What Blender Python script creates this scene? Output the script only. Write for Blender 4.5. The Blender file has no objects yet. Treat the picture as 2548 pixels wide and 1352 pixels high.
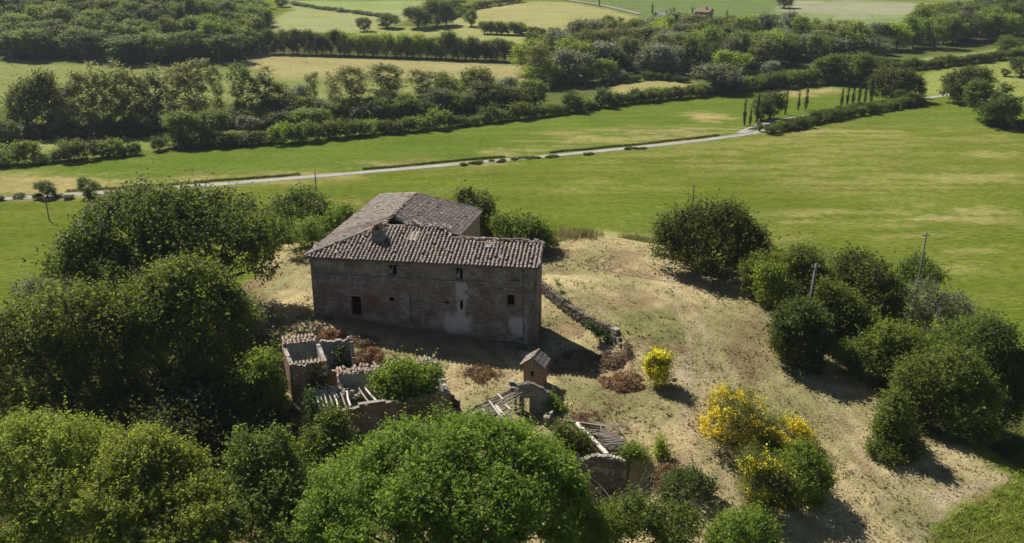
import bpy, math, random
import numpy as np
from mathutils import Vector, Matrix

# ------------------------------------------------------------------ camera, sky, sun, exposure
SC = bpy.context.scene
COL = SC.collection
F, CX, CY, HC = 2250.0, 1274.0, 676.0, 36.0
PITCH = math.radians(19.5)
cam = bpy.data.cameras.new('camera'); camo = bpy.data.objects.new('camera', cam); COL.objects.link(camo)
cam.sensor_width = 36.0; cam.lens = F / 2548 * 36.0; cam.clip_start = 0.5; cam.clip_end = 9000
camo.location = (0, 0, HC); camo.rotation_euler = (math.pi / 2 - PITCH, 0, 0)
SC.camera = camo
SUN_EL = math.radians(49.0)
SUN_DIR = np.array([-0.68, 0.733]); SUN_DIR = SUN_DIR / np.linalg.norm(SUN_DIR)       # towards the sun, seen from above
w = bpy.data.worlds.new('World'); SC.world = w; w.use_nodes = True
wn = w.node_tree; wn.nodes.clear()
sky = wn.nodes.new('ShaderNodeTexSky'); sky.sky_type = 'NISHITA'; sky.sun_disc = False
sky.sun_elevation = SUN_EL; sky.sun_rotation = math.atan2(SUN_DIR[0], SUN_DIR[1])
sky.air_density = 0.7; sky.dust_density = 0.3
bg = wn.nodes.new('ShaderNodeBackground'); bg.inputs[1].default_value = 0.05
wo = wn.nodes.new('ShaderNodeOutputWorld')
wn.links.new(sky.outputs[0], bg.inputs[0]); wn.links.new(bg.outputs[0], wo.inputs[0])
sl = bpy.data.lights.new('sun', 'SUN'); sl.energy = 5.0; sl.angle = math.radians(0.53); sl.color = (1.0, 0.94, 0.84)
so = bpy.data.objects.new('sun', sl); COL.objects.link(so)
sv = Vector((SUN_DIR[0] * math.cos(SUN_EL), SUN_DIR[1] * math.cos(SUN_EL), math.sin(SUN_EL)))
so.rotation_euler = sv.to_track_quat('Z', 'Y').to_euler(); so.location = (-60, 80, 90)
SC.view_settings.view_transform = 'Standard'; SC.view_settings.look = 'None'
SC.view_settings.exposure = 0.45; SC.view_settings.gamma = 1.0; SC.view_settings.use_curve_mapping = False
SC.cycles.max_bounces = 8; SC.cycles.diffuse_bounces = 6; SC.cycles.transmission_bounces = 6
SC.cycles.transparent_max_bounces = 4; SC.cycles.use_denoising = True

RS = np.random.RandomState
random.seed(7)

# ------------------------------------------------------------------ layout: measured view lines to points of the ground
CP, SP = math.cos(PITCH), math.sin(PITCH)
def ray(px, py):
    u = (px - CX) / F; v = (CY - py) / F
    return np.array([u, CP + v * SP, -SP + v * CP])
def at(px, py, z):
    r = ray(px, py); t = (z - HC) / r[2]; return np.array([0, 0, HC]) + t * r
def aty(px, py, y):
    r = ray(px, py); return np.array([0, 0, HC]) + r * (y / r[1])
def pxm(p):
    return F / (p[1] * CP + (HC - p[2]) * SP)
def sstep(a, b, x):
    t = np.clip((x - a) / (b - a), 0, 1); return t * t * (3 - 2 * t)
def _hash(ix, iy, s):
    n = (ix * 374761393 + iy * 668265263 + s * 974634777) & 0xffffffff
    n = ((n ^ (n >> 13)) * 1274126177) & 0xffffffff
    return ((n ^ (n >> 16)) & 0xffff) / 65535.0
def vnoise(x, y, s=0):
    x = np.asarray(x, float); y = np.asarray(y, float)
    ix = np.floor(x).astype(np.int64); iy = np.floor(y).astype(np.int64)
    fx = x - ix; fy = y - iy; fx = fx * fx * (3 - 2 * fx); fy = fy * fy * (3 - 2 * fy)
    a = _hash(ix, iy, s); b = _hash(ix + 1, iy, s); c = _hash(ix, iy + 1, s); d = _hash(ix + 1, iy + 1, s)
    return (a + (b - a) * fx) * (1 - fy) + (c + (d - c) * fx) * fy
def fbm(x, y, s=0, o=4):
    r = 0; a = .5; n = 0
    for k in range(o):
        r = r + a * vnoise(x * 2 ** k, y * 2 ** k, s + k); n += a; a *= .5
    return r / n

# ------------------------------------------------------------------ terrain
KP = np.array([(-21, 88, -.7), (-7, 87.4, -1.8), (2.7, 86, -2.4), (9.5, 115, -.2), (-20, 118, -.3), (28, 92, -1.8), (20, 105, -.8),
    (-35, 95, -1.2), (-10, 70, -4.4), (3, 71, -4.4), (-15, 62, -5.5), (10, 62, -5.4), (22, 62, -5.8), (16, 50, -8.2), (0, 50, -9),
    (-25, 50, -8.5), (-38, 70, -4.5), (36, 62, -6.5), (30, 76, -4), (40, 45, -10), (-10, 100, -.6)], float)
def tps_fit(Pn):
    n = len(Pn); d = np.hypot(Pn[:, None, 0] - Pn[None, :, 0], Pn[:, None, 1] - Pn[None, :, 1])
    K = np.where(d > 0, d * d * np.log(d + 1e-9), 0) + np.eye(n) * 8
    Q = np.c_[np.ones(n), Pn[:, :2]]
    return np.linalg.solve(np.block([[K, Q], [Q.T, np.zeros((3, 3))]]), np.r_[Pn[:, 2], 0, 0, 0])
KW = tps_fit(KP)
def tps(x, y):
    o = KW[-3] + KW[-2] * x + KW[-1] * y
    for (a, b, _), k in zip(KP, KW):
        d2 = (x - a) ** 2 + (y - b) ** 2
        o = o + k * .5 * d2 * np.log(d2 + 1e-12)
    return o
RIM = np.array([(-39, 50), (-46, 75), (-42, 98), (-32, 114), (-12, 121.5), (9, 119.5), (20, 113.5), (29, 103), (33, 93), (36, 85),
    (40, 73), (44, 65), (49, 52), (49, 12), (-39, 12)], float)
def sdist(x, y, Pg):
    x = np.asarray(x, float); y = np.asarray(y, float)
    d = np.full(x.shape, 1e9); ins = np.zeros(x.shape, bool)
    for (ax, ay), (bx, by) in zip(Pg, np.roll(Pg, -1, 0)):
        ex, ey = bx - ax, by - ay
        t = np.clip(((x - ax) * ex + (y - ay) * ey) / (ex * ex + ey * ey + 1e-12), 0, 1)
        d = np.minimum(d, np.hypot(x - ax - t * ex, y - ay - t * ey))
        ins ^= ((ay > y) != (by > y)) & (x < (bx - ax) * (y - ay) / (by - ay + 1e-12) + ax)
    return np.where(ins, d, -d)
WALL = np.array([(3.75, 97.5), (7.2, 90.8), (10.3, 87.0), (11.25, 84.6)], float)      # retaining wall right of the house
def field_z(x, y):
    z = -13 + 1.5 * np.sin(x * .013 + 1) * np.sin(y * .011) * sstep(150, 400, y)
    z = z + np.interp(y, [330, 430, 560, 760, 1100, 3200], [0, 5, 12, 21, 40, 110])
    ang = x / np.maximum(y, 1)
    z = z + 13 * sstep(395, 500, y) * sstep(-.26, -.34, ang)
    return z
def ground_z(x, y):
    x = np.asarray(x, float); y = np.asarray(y, float)
    zf = field_z(x, y); sd = sdist(x, y, RIM)
    zk = np.clip(tps(np.clip(x, -60, 60), np.clip(y, 35, 130)), -13, 1)
    e = x - np.interp(y, WALL[::-1, 1], WALL[::-1, 0])
    zk = zk + 1.35 * sstep(-.05, .35, e) * np.exp(-(np.maximum(e, 0) / 11) ** 2) * sstep(79, 84, y) * (1 - sstep(98, 104, y))
    zk = zk - 3.2 * (1 - sstep(66.6, 67.2, y)) * sstep(3, 5, x) * (1 - sstep(10.4, 13, x)) * sstep(50, 62, y)
    return zf + (zk - zf) * sstep(-13, 1.5, sd)
def gp(px, py):
    r = ray(px, py); t = np.geomspace(25, 3200, 2600)
    x = r[0] * t; y = r[1] * t; z = HC + r[2] * t; g = ground_z(x, y)
    b = z < g
    if not b.any(): return np.array([x[-1], y[-1], g[-1]])
    k = int(np.argmax(b)); a = (z - g)[k - 1]; c = (g - z)[k]; tt = t[k - 1] + (t[k] - t[k - 1]) * a / (a + c)
    return np.array([r[0] * tt, r[1] * tt, float(ground_z(r[0] * tt, r[1] * tt))])
def py_of(x, y):
    z = gz(x, y); return CY - F * ((z - HC) * CP + y * SP) / (y * CP + (HC - z) * SP)
def gz(x, y): return float(ground_z(np.array([x]), np.array([y]))[0])
def gpoly(pts): return np.array([gp(*p)[:2] for p in pts])

# ------------------------------------------------------------------ helpers
class MB:
    def __init__(s): s.v = []; s.f = []; s.m = []
    def face(s, pts, m=0):
        n = len(s.v); s.v += [tuple(p) for p in pts]; s.f.append(tuple(range(n, n + len(pts)))); s.m.append(m)
    def box(s, c, d, rz=0.0, m=0, R=None, taper=1.0, jit=0.0):
        c = np.array(c, float); hx, hy, hz = d[0] / 2, d[1] / 2, d[2] / 2
        P = np.array([(-hx, -hy, -hz), (hx, -hy, -hz), (hx, hy, -hz), (-hx, hy, -hz), (-hx * taper, -hy * taper, hz), (hx * taper, -hy * taper, hz), (hx * taper, hy * taper, hz), (-hx * taper, hy * taper, hz)])
        if jit: P = P + np.array([[random.uniform(-jit, jit) for _ in range(3)] for _ in range(8)])
        if R is None:
            k, q = math.cos(rz), math.sin(rz); R = np.array([[k, -q, 0], [q, k, 0], [0, 0, 1]])
        P = P @ np.array(R).T + c; n = len(s.v); s.v += [tuple(p) for p in P]
        for f in ((3, 2, 1, 0), (4, 5, 6, 7), (0, 1, 5, 4), (1, 2, 6, 5), (2, 3, 7, 6), (3, 0, 4, 7)):
            s.f.append(tuple(n + i for i in f)); s.m.append(m)
    def tube(s, pts, rad, k=6, m=0, cap=True):
        pts = [np.array(p, float) for p in pts]; n0 = len(s.v)
        if np.isscalar(rad): rad = [rad] * len(pts)
        for i, p in enumerate(pts):
            t = pts[min(i + 1, len(pts) - 1)] - pts[max(i - 1, 0)]; t = t / (np.linalg.norm(t) + 1e-9)
            a = np.cross(t, (0, 0, 1) if abs(t[2]) < .9 else (1, 0, 0)); a /= np.linalg.norm(a); b = np.cross(t, a)
            for j in range(k):
                th = 2 * math.pi * j / k; s.v.append(tuple(p + rad[i] * (a * math.cos(th) + b * math.sin(th))))
        for i in range(len(pts) - 1):
            for j in range(k):
                q = n0 + i * k; s.f.append((q + j, q + (j + 1) % k, q + k + (j + 1) % k, q + k + j)); s.m.append(m)
        if cap:
            s.f.append(tuple(n0 + j for j in range(k))[::-1]); s.m.append(m)
            q = n0 + (len(pts) - 1) * k; s.f.append(tuple(q + j for j in range(k))); s.m.append(m)
    def beam(s, a, b, wd, ht, m=0, up=(0, 0, 1)):
        a = np.array(a, float); b = np.array(b, float); t = b - a; L = np.linalg.norm(t); t /= L
        sd = np.cross(t, up); sd /= np.linalg.norm(sd) + 1e-9; u = np.cross(sd, t)
        s.box((a + b) / 2, (L, wd, ht), R=np.array([t, sd, u]).T, m=m)
    def mesh(s, name, mats):
        me = bpy.data.meshes.new(name); me.from_pydata(s.v, [], s.f)
        for m in (mats if isinstance(mats, (list, tuple)) else [mats]): me.materials.append(m)
        if any(s.m): me.polygons.foreach_set('material_index', s.m)
        me.update(); return me
    def build(s, name, mats, parent=None, smooth=False):
        me = s.mesh(name, mats)
        if smooth: me.polygons.foreach_set('use_smooth', [True] * len(me.polygons))
        return link(name, me, parent)
def link(name, me, parent=None):
    o = bpy.data.objects.new(name, me); COL.objects.link(o); o.parent = parent; return o
def tag(o, label=None, cat=None, group=None, kind=None):
    for k, v in (('label', label), ('category', cat), ('group', group), ('kind', kind)):
        if v: o[k] = v
    return o
def thing(name, label, cat, loc=(0, 0, 0), rz=0.0, group=None):
    o = bpy.data.objects.new(name, None); COL.objects.link(o); o.empty_display_size = .5
    o.location = loc; o.rotation_euler = (0, 0, rz); return tag(o, label, cat, group)
def quads_mesh(name, V, mats, midx=None, smooth=False, tri=False):
    """V: (n, k, 3) array of separate faces with k corners"""
    n, k = V.shape[0], V.shape[1]
    me = bpy.data.meshes.new(name); me.vertices.add(n * k); me.vertices.foreach_set('co', V.reshape(-1).astype(np.float32))
    me.loops.add(n * k); me.loops.foreach_set('vertex_index', np.arange(n * k, dtype=np.int32))
    me.polygons.add(n); me.polygons.foreach_set('loop_start', np.arange(0, n * k, k, dtype=np.int32))
    for m in (mats if isinstance(mats, (list, tuple)) else [mats]): me.materials.append(m)
    if midx is not None: me.polygons.foreach_set('material_index', midx.astype(np.int32))
    me.update(calc_edges=True); return me
def set_col(me, C):
    a = me.color_attributes.new('tint', 'FLOAT_COLOR', 'POINT')
    a.data.foreach_set('color', np.c_[C, np.ones(len(C))].astype(np.float32).reshape(-1))

# ------------------------------------------------------------------ materials
class NT:
    def __init__(s, name):
        s.mat = bpy.data.materials.new(name); s.mat.use_nodes = True; s.t = s.mat.node_tree; s.t.nodes.clear()
        s.out = s.t.nodes.new('ShaderNodeOutputMaterial')
    def n(s, typ, ins=None, **kw):
        nd = s.t.nodes.new('ShaderNode' + typ)
        for k, v in kw.items(): setattr(nd, k, v)
        for k, v in (ins or {}).items():
            if isinstance(v, bpy.types.NodeSocket): s.t.links.new(v, nd.inputs[k])
            else: nd.inputs[k].default_value = v
        return nd
    def n_raw(s, typ, ins):
        nd = s.t.nodes.new(typ)
        for k, v in ins.items(): nd.inputs[k].default_value = v
        return nd
    def math(s, op, a, b=None, c=None, clamp=False):
        d = {0: a}
        if b is not None: d[1] = b
        if c is not None: d[2] = c
        return s.n('Math', d, operation=op, use_clamp=clamp).outputs[0]
    def mix(s, f, a, b, bt='MIX'):
        nd = s.n('MixRGB', {0: f}, blend_type=bt)
        for i, v in ((1, a), (2, b)):
            if isinstance(v, bpy.types.NodeSocket): s.t.links.new(v, nd.inputs[i])
            else: nd.inputs[i].default_value = (*v[:3], 1)
        return nd.outputs[0]
    def noise(s, vec, sc, det=4, rough=.6):
        d = {'Scale': sc, 'Detail': det, 'Roughness': rough}
        if vec is not None: d['Vector'] = vec
        return s.n('TexNoise', d).outputs[0]
    def ramp(s, f, a, b):
        return s.n('MapRange', {0: f, 1: a, 2: b, 3: 0.0, 4: 1.0}).outputs[0]
    def scale(s, vec, sc):
        return s.n('Mapping', {'Vector': vec, 'Scale': sc}).outputs[0]
    def hsv(s, col, h=.5, sa=1.0, v=1.0):
        return s.n('HueSaturation', {'Hue': h, 'Saturation': sa, 'Value': v, 'Color': col}).outputs[0]
    def done(s, sh):
        s.t.links.new(sh, s.out.inputs[0]); return s.mat
    def rand(s):
        a = s.n('NewGeometry').outputs['Random Per Island']; b = s.n('ObjectInfo').outputs['Random']
        return s.math('FRACT', s.math('ADD', a, b)), b

def leaf_mat(name, dark, light, trans=.56, spec=.25, tint=.12):
    N = NT(name); isl, ob = N.rand()
    geo = N.n('NewGeometry'); cl = N.noise(geo.outputs['Position'], .55, 2)
    f = N.math('ADD', N.math('MULTIPLY', isl, .55), N.math('MULTIPLY', N.ramp(cl, .32, .68), .45))
    c = N.mix(f, dark, light)
    c = N.hsv(c, N.math('ADD', .5 - tint * .12, N.math('MULTIPLY', ob, tint * .24)), 1.0, N.math('ADD', 1 - tint, N.math('MULTIPLY', ob, tint * 2)))
    p = N.n('BsdfPrincipled', {'Base Color': c, 'Roughness': .55, 'Specular IOR Level': spec})
    tc = N.mix(1.0, c, (1.80, 1.78, .85), 'MULTIPLY')
    t = N.n('BsdfTranslucent', {0: tc})
    return N.done(N.n('MixShader', {0: trans, 1: p.outputs[0], 2: t.outputs[0]}).outputs[0])
def plain(name, a, b, sc=3.0, rough=.9, spec=.15, bump=.0, rnd=.25, stretch=None):
    N = NT(name); isl, ob = N.rand(); tc = N.n('TexCoord')
    vec = tc.outputs['Object'] if stretch is None else N.scale(tc.outputs['Object'], stretch)
    nz = N.noise(vec, sc, 6, .65)
    f = N.math('ADD', N.math('MULTIPLY', N.ramp(nz, .3, .7), 1 - rnd), N.math('MULTIPLY', isl, rnd))
    c = N.mix(f, a, b)
    d = {'Base Color': c, 'Roughness': rough, 'Specular IOR Level': spec}
    if bump: d['Normal'] = N.n('Bump', {'Strength': bump, 'Distance': .05, 'Height': nz}).outputs[0]
    return N.done(N.n('BsdfPrincipled', d).outputs[0])
def tile_mat(name, red=.2):
    N = NT(name); isl, ob = N.rand(); geo = N.n('NewGeometry')
    i2 = N.math('FRACT', N.math('MULTIPLY', isl, 17.3)); i3 = N.math('FRACT', N.math('MULTIPLY', isl, 71.7))
    c = N.mix(isl, (.25, .215, .185), (.45, .39, .335))
    c = N.mix(N.ramp(i2, 1 - red, 1 - red + .08), c, (.46, .325, .25))
    big = N.noise(geo.outputs['Position'], .5, 3); sm = N.noise(geo.outputs['Position'], 9, 4)
    c = N.mix(N.math('MULTIPLY', N.ramp(big, .5, .7), .5), c, (.36, .345, .31))
    c = N.mix(N.math('MULTIPLY', N.ramp(sm, .50, .64), .55), c, (.11, .095, .085))
    c = N.mix(N.math('MULTIPLY', N.ramp(sm, .60, .66), N.ramp(i3, .80, .9)), c, (.42, .30, .06))
    return N.done(N.n('BsdfPrincipled', {'Base Color': c, 'Roughness': .95, 'Specular IOR Level': .1}).outputs[0])
def boxmask(N, u, z, r, soft, jig):
    u = N.math('ADD', u, jig); z = N.math('ADD', z, N.math('MULTIPLY', jig, .8))
    m = None
    for s, lo, hi in ((u, r[0], r[1]), (z, r[2], r[3])):
        a = N.math('MULTIPLY', N.ramp(s, lo - soft, lo + soft), N.ramp(s, hi + soft, hi - soft))
        m = a if m is None else N.math('MULTIPLY', m, a)
    return m
def brick_mat(name, c1, c2, mortar, patches=(), stain=.6, plaster=(.5, .47, .43), red=(.20, .115, .085)):
    N = NT(name); tc = N.n('TexCoord'); sep = N.n('SeparateXYZ', {0: tc.outputs['Object']})
    u = N.math('ADD', sep.outputs[0], sep.outputs[1])
    vec = N.n('CombineXYZ', {0: u, 1: sep.outputs[2]}).outputs[0]
    br = N.n('TexBrick', {'Vector': vec, 'Color1': (*c1, 1), 'Color2': (*c2, 1), 'Mortar': (*mortar, 1), 'Scale': 1.0, 'Mortar Size': .012,
        'Mortar Smooth': .3, 'Bias': 0.0, 'Brick Width': .29, 'Row Height': .085})
    big = N.noise(tc.outputs['Object'], .45, 5, .6); med = N.noise(N.scale(tc.outputs['Object'], (1.2, 1.2, 3.5)), 1.3, 6, .7); fine = N.noise(tc.outputs['Object'], 7, 4)
    c = br.outputs[0]
    c = N.mix(N.math('MULTIPLY', N.ramp(big, .48, .68), .65), c, red)
    crs = N.noise(N.scale(tc.outputs['Object'], (.9, .9, 9.0)), 1.6, 5, .75)
    c = N.mix(N.math('MULTIPLY', N.ramp(med, .46, .68), stain), c, (.075, .065, .056))
    c = N.mix(N.math('MULTIPLY', N.ramp(crs, .50, .66), .55), c, (.06, .052, .046))
    c = N.mix(N.math('MULTIPLY', N.ramp(crs, .46, .34), .60), c, (.46, .41, .36))
    c = N.mix(N.math('MULTIPLY', N.ramp(med, .42, .28), .45), c, (.34, .30, .25))
    pl = N.noise(tc.outputs['Object'], .8, 7, .75)
    c = N.mix(N.math('MULTIPLY', N.math('MULTIPLY', N.ramp(pl, .52, .58), N.ramp(fine, .36, .52)), stain * 1.15), c, (.48, .445, .40))
    c = N.mix(N.math('MULTIPLY', N.ramp(pl, .44, .36), stain), c, (.062, .050, .043))
    jig = N.math('MULTIPLY', N.math('SUBTRACT', N.noise(tc.outputs['Object'], 1.1, 6, .75), .5), 2.2)
    for r, soft, col, amt in patches:
        m = N.math('MULTIPLY', boxmask(N, sep.outputs[0], sep.outputs[2], r, soft, jig), N.math('MULTIPLY', N.ramp(fine, .33, .5), amt))
        c = N.mix(m, c, col)
    h = N.math('ADD', N.math('MULTIPLY', br.outputs[1], -1.0), N.math('MULTIPLY', fine, .8))
    bp = N.n('Bump', {'Strength': .8, 'Distance': .03, 'Height': h}).outputs[0]
    return N.done(N.n('BsdfPrincipled', {'Base Color': c, 'Roughness': .95, 'Specular IOR Level': .1, 'Normal': bp}).outputs[0])
def ground_mat():
    N = NT('ground_cover'); geo = N.n('NewGeometry'); P = geo.outputs['Position']
    at_ = N.n('Attribute', attribute_name='tint'); c = at_.outputs[0]; dry = at_.outputs[3]
    d2 = N.n('Attribute', attribute_name='dry').outputs[2]
    fl = N.scale(P, (1, 1, 0)); st = N.scale(P, (.55, 1.6, 0))
    wv = N.scale(P, (.16, .55, 0)); wv2 = N.scale(P, (.5, 1.3, 0))
    n1 = N.noise(st, .05, 5, .65); n2 = N.noise(fl, .9, 6, .7); n3 = N.noise(fl, 4.5, 5, .7); n4 = N.noise(wv, .30, 6, .7); n5 = N.noise(wv2, 1.1, 6, .75)
    inv = N.math('SUBTRACT', 1.0, d2, clamp=True)
    c = N.hsv(c, .5, 1.0, N.math('ADD', .66, N.math('MULTIPLY', n1, .68)))
    c = N.mix(N.math('MULTIPLY', N.ramp(n4, .47, .72), N.math('MULTIPLY', inv, .40)), c, (.22, .215, .065))
    c = N.mix(N.math('MULTIPLY', N.ramp(n4, .50, .30), N.math('MULTIPLY', inv, .35)), c, (.070, .105, .014))
    am = N.math('MULTIPLY_ADD', d2, .60, .22)
    nn = N.math('ADD', N.math('MULTIPLY', N.math('SUBTRACT', n2, .5), 1.3), N.math('MULTIPLY', N.math('SUBTRACT', n3, .5), 2.0))
    nn = N.math('ADD', N.math('MULTIPLY', nn, am), N.math('MULTIPLY', N.math('SUBTRACT', n5, .5), N.math('MULTIPLY', inv, 2.6)))
    c = N.hsv(c, .5, 1.0, N.math('MAXIMUM', N.math('ADD', 1.0, nn), .12))
    n6 = N.noise(N.scale(P, (.7, 2.4, 0)), 1.5, 5, .8); pt = N.noise(fl, .035, 3, .6)
    c = N.mix(N.math('MULTIPLY', N.math('MULTIPLY', N.ramp(n6, .54, .66), N.ramp(pt, .38, .62)), N.math('MULTIPLY', inv, .45)), c, (.34, .32, .12))
    c = N.mix(N.math('MULTIPLY', N.math('MULTIPLY', N.ramp(n2, .54, .68), d2), .45), c, (.13, .135, .045))
    c = N.mix(N.math('MULTIPLY', N.math('MULTIPLY', N.ramp(n3, .60, .74), d2), .38), c, (.13, .09, .055))
    bp = N.n('Bump', {'Strength': .7, 'Distance': .25, 'Height': N.math('ADD', N.math('ADD', n3, n2), N.math('MULTIPLY', n5, inv))}).outputs[0]
    return N.done(N.n('BsdfPrincipled', {'Base Color': c, 'Roughness': 1.0, 'Specular IOR Level': 0.0, 'Normal': bp}).outputs[0])
def blade_mat():
    N = NT('grass_blades'); isl, ob = N.rand(); c = N.n('Attribute', attribute_name='tint').outputs[0]
    c = N.hsv(c, .5, 1.0, N.math('ADD', .55, N.math('MULTIPLY', isl, .95)))
    p = N.n('BsdfDiffuse', {0: c}); t = N.n('BsdfTranslucent', {0: c})
    return N.done(N.n('MixShader', {0: .3, 1: p.outputs[0], 2: t.outputs[0]}).outputs[0])

M = {}
M['oak_dark'] = leaf_mat('oak_leaves', (.056, .078, .019), (.118, .150, .040))
M['oak_mid'] = leaf_mat('maple_leaves', (.086, .118, .024), (.175, .218, .050))
M['bright'] = leaf_mat('spring_leaves', (.118, .168, .028), (.225, .290, .055))
M['ash'] = leaf_mat('ash_leaves', (.160, .205, .036), (.285, .335, .068))
M['light'] = leaf_mat('lime_leaves', (.185, .240, .040), (.310, .370, .070))
M['olive'] = leaf_mat('poplar_leaves', (.150, .165, .065), (.270, .285, .130))
M['silver'] = leaf_mat('willow_leaves', (.13, .15, .10), (.30, .33, .24), .25)
M['greygreen'] = leaf_mat('elder_leaves', (.105, .125, .062), (.215, .238, .130), .3)
M['cypress'] = leaf_mat('cypress_needles', (.010, .018, .008), (.026, .040, .015), .1)
M['yellow'] = leaf_mat('broom_flowers', (.66, .56, .015), (.88, .80, .06), .3)
M['broom'] = leaf_mat('broom_stems', (.075, .10, .018), (.19, .21, .045), .3)
M['brown'] = leaf_mat('dead_bracken', (.13, .070, .040), (.40, .24, .145), .15)
M['drybrush'] = leaf_mat('dry_brush', (.13, .095, .065), (.38, .29, .20), .15)
M['ivy'] = leaf_mat('ivy_leaves', (.026, .055, .014), (.095, .150, .036), .25)
M['bark'] = plain('bark', (.05, .042, .034), (.13, .11, .09), 6, bump=.5)
M['deadwood'] = plain('dead_wood', (.16, .13, .10), (.33, .29, .24), 5)
M['oldwood'] = plain('weathered_timber', (.20, .17, .145), (.40, .36, .32), 4, rnd=.45, stretch=(.6, 3, 3))
M['palewood'] = plain('bleached_timber', (.52, .47, .40), (.70, .66, .58), 5, rnd=.2)
M['darkwood'] = plain('dark_timber', (.05, .04, .034), (.13, .10, .08), 4, rnd=.4)
M['tile'] = tile_mat('roof_tile_clay', .10)
M['redtile'] = tile_mat('broken_tile_clay', .55)
M['deck'] = plain('roof_underlay', (.06, .05, .043), (.15, .125, .105), 2.5)
M['stone'] = plain('rubble_stone', (.075, .066, .054), (.21, .185, .15), 2.2, bump=.7, rnd=.5)
M['capstone'] = plain('wall_cap_stone', (.26, .23, .19), (.46, .42, .36), 3, bump=.6, rnd=.4)
M['plaster'] = plain('grey_plaster', (.26, .265, .27), (.46, .455, .44), 1.6, bump=.2)
M['void'] = plain('unlit_room_black', (.004, .004, .004), (.010, .009, .008), 2)  # near-black colour painted as the darkness inside rooms
M['metal'] = plain('zinc_pipe', (.10, .095, .09), (.20, .19, .18), 4, rough=.6)
M['wire'] = plain('black_cable', (.02, .02, .02), (.04, .04, .04), 4, rough=.6)
M['polewood'] = plain('grey_pole_wood', (.10, .09, .08), (.22, .20, .18), 5, stretch=(4, 4, .5))
M['concrete'] = plain('pole_concrete', (.13, .13, .125), (.22, .215, .205), 5)
M['asphalt'] = plain('pale_road_surface', (.26, .25, .235), (.38, .365, .34), .35, rnd=0)
M['farwall'] = plain('farmhouse_wall', (.22, .17, .14), (.34, .27, .22), .5)
M['farroof'] = plain('farmhouse_roof', (.20, .13, .11), (.32, .22, .18), .8)
M['greyroof'] = plain('grey_roof', (.22, .21, .21), (.33, .32, .32), .8)
M['white'] = plain('white_sheeting', (.70, .72, .70), (.82, .83, .80), .8)
M['dark'] = plain('dark_opening', (.010, .009, .008), (.02, .018, .016), 2)
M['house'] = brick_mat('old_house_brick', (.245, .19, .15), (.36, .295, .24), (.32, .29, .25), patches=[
    ((15.9, 17.0, -.9, 4.1), .12, (.56, .55, .54), 1.0), ((14.6, 17.4, -1.6, .2), .35, (.66, .65, .64), 1.0), ((13.2, 14.9, -1.3, -.4), .3, (.45, .44, .43), .6),
    ((21.6, 23.3, -1.7, .3), .25, (.66, .65, .63), 1.0), ((.9, 2.9, 4.9, 5.6), .2, (.45, .42, .37), .9), ((5.4, 8.2, -.1, 2.0), .3, (.23, .10, .075), .55),
    ((12.5, 15.8, 4.2, 5.7), .35, (.33, .28, .22), .7), ((7.0, 8.4, 2.2, 4.0), .4, (.40, .36, .31), .5), ((6.0, 8.7, 4.9, 5.6), .25, (.42, .38, .32), .6)])
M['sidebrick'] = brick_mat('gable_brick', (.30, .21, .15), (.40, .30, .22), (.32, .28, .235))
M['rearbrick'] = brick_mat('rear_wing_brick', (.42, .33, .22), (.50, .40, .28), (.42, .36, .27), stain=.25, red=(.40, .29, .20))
M['ruinbrick'] = brick_mat('ruin_brick', (.38, .20, .125), (.48, .28, .18), (.42, .34, .27), stain=.45)
M['stonewall'] = brick_mat('rubble_masonry', (.30, .27, .23), (.40, .37, .32), (.33, .30, .26), stain=.5, red=(.30, .25, .20))
M['darkstone'] = brick_mat('dark_masonry', (.13, .115, .095), (.20, .18, .15), (.14, .125, .105), stain=.6, red=(.12, .09, .07))  # darker tone of the rubble masonry, for the sunken shed walls
M['ground'] = ground_mat(); M['blade'] = blade_mat()

# ------------------------------------------------------------------ ground sheet with its crops and tracks
A_ = np.concatenate([np.linspace(-72, -34, 26)[:-1], np.linspace(-34, 34, 340), np.linspace(34, 72, 26)[1:]]) * math.pi / 180
Rr = np.concatenate([np.geomspace(3, 40, 30)[:-1], np.geomspace(40, 140, 190)[:-1], np.geomspace(140, 700, 200)[:-1], np.geomspace(700, 3400, 36)])
AA, RR = np.meshgrid(A_, Rr); GX = (RR * np.sin(AA)).ravel(); GY = (RR * np.cos(AA)).ravel()
GZ = ground_z(GX, GY)
near = np.exp(-(RR.ravel() / 130) ** 2)
GZ = GZ + near * ((fbm(GX * .35, GY * .35, 3) - .5) * .55 + (vnoise(GX * 1.3, GY * 1.3, 9) - .5) * .16) * sstep(-2, 3, sdist(GX, GY, RIM))
STRAW = (.44, .365, .20); GREEN = (.122, .158, .018)
KNOLL_P = [(520, 800), (640, 690), (700, 612), (880, 588), (1200, 586), (1380, 585), (1500, 588), (1610, 606), (1870, 690), (1950, 760), (2120, 860),
           (2240, 960), (2330, 1080), (2400, 1130), (2520, 1190), (2400, 1262), (2290, 1430), (1500, 1600), (900, 1600), (600, 1500), (480, 1000)]
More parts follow.
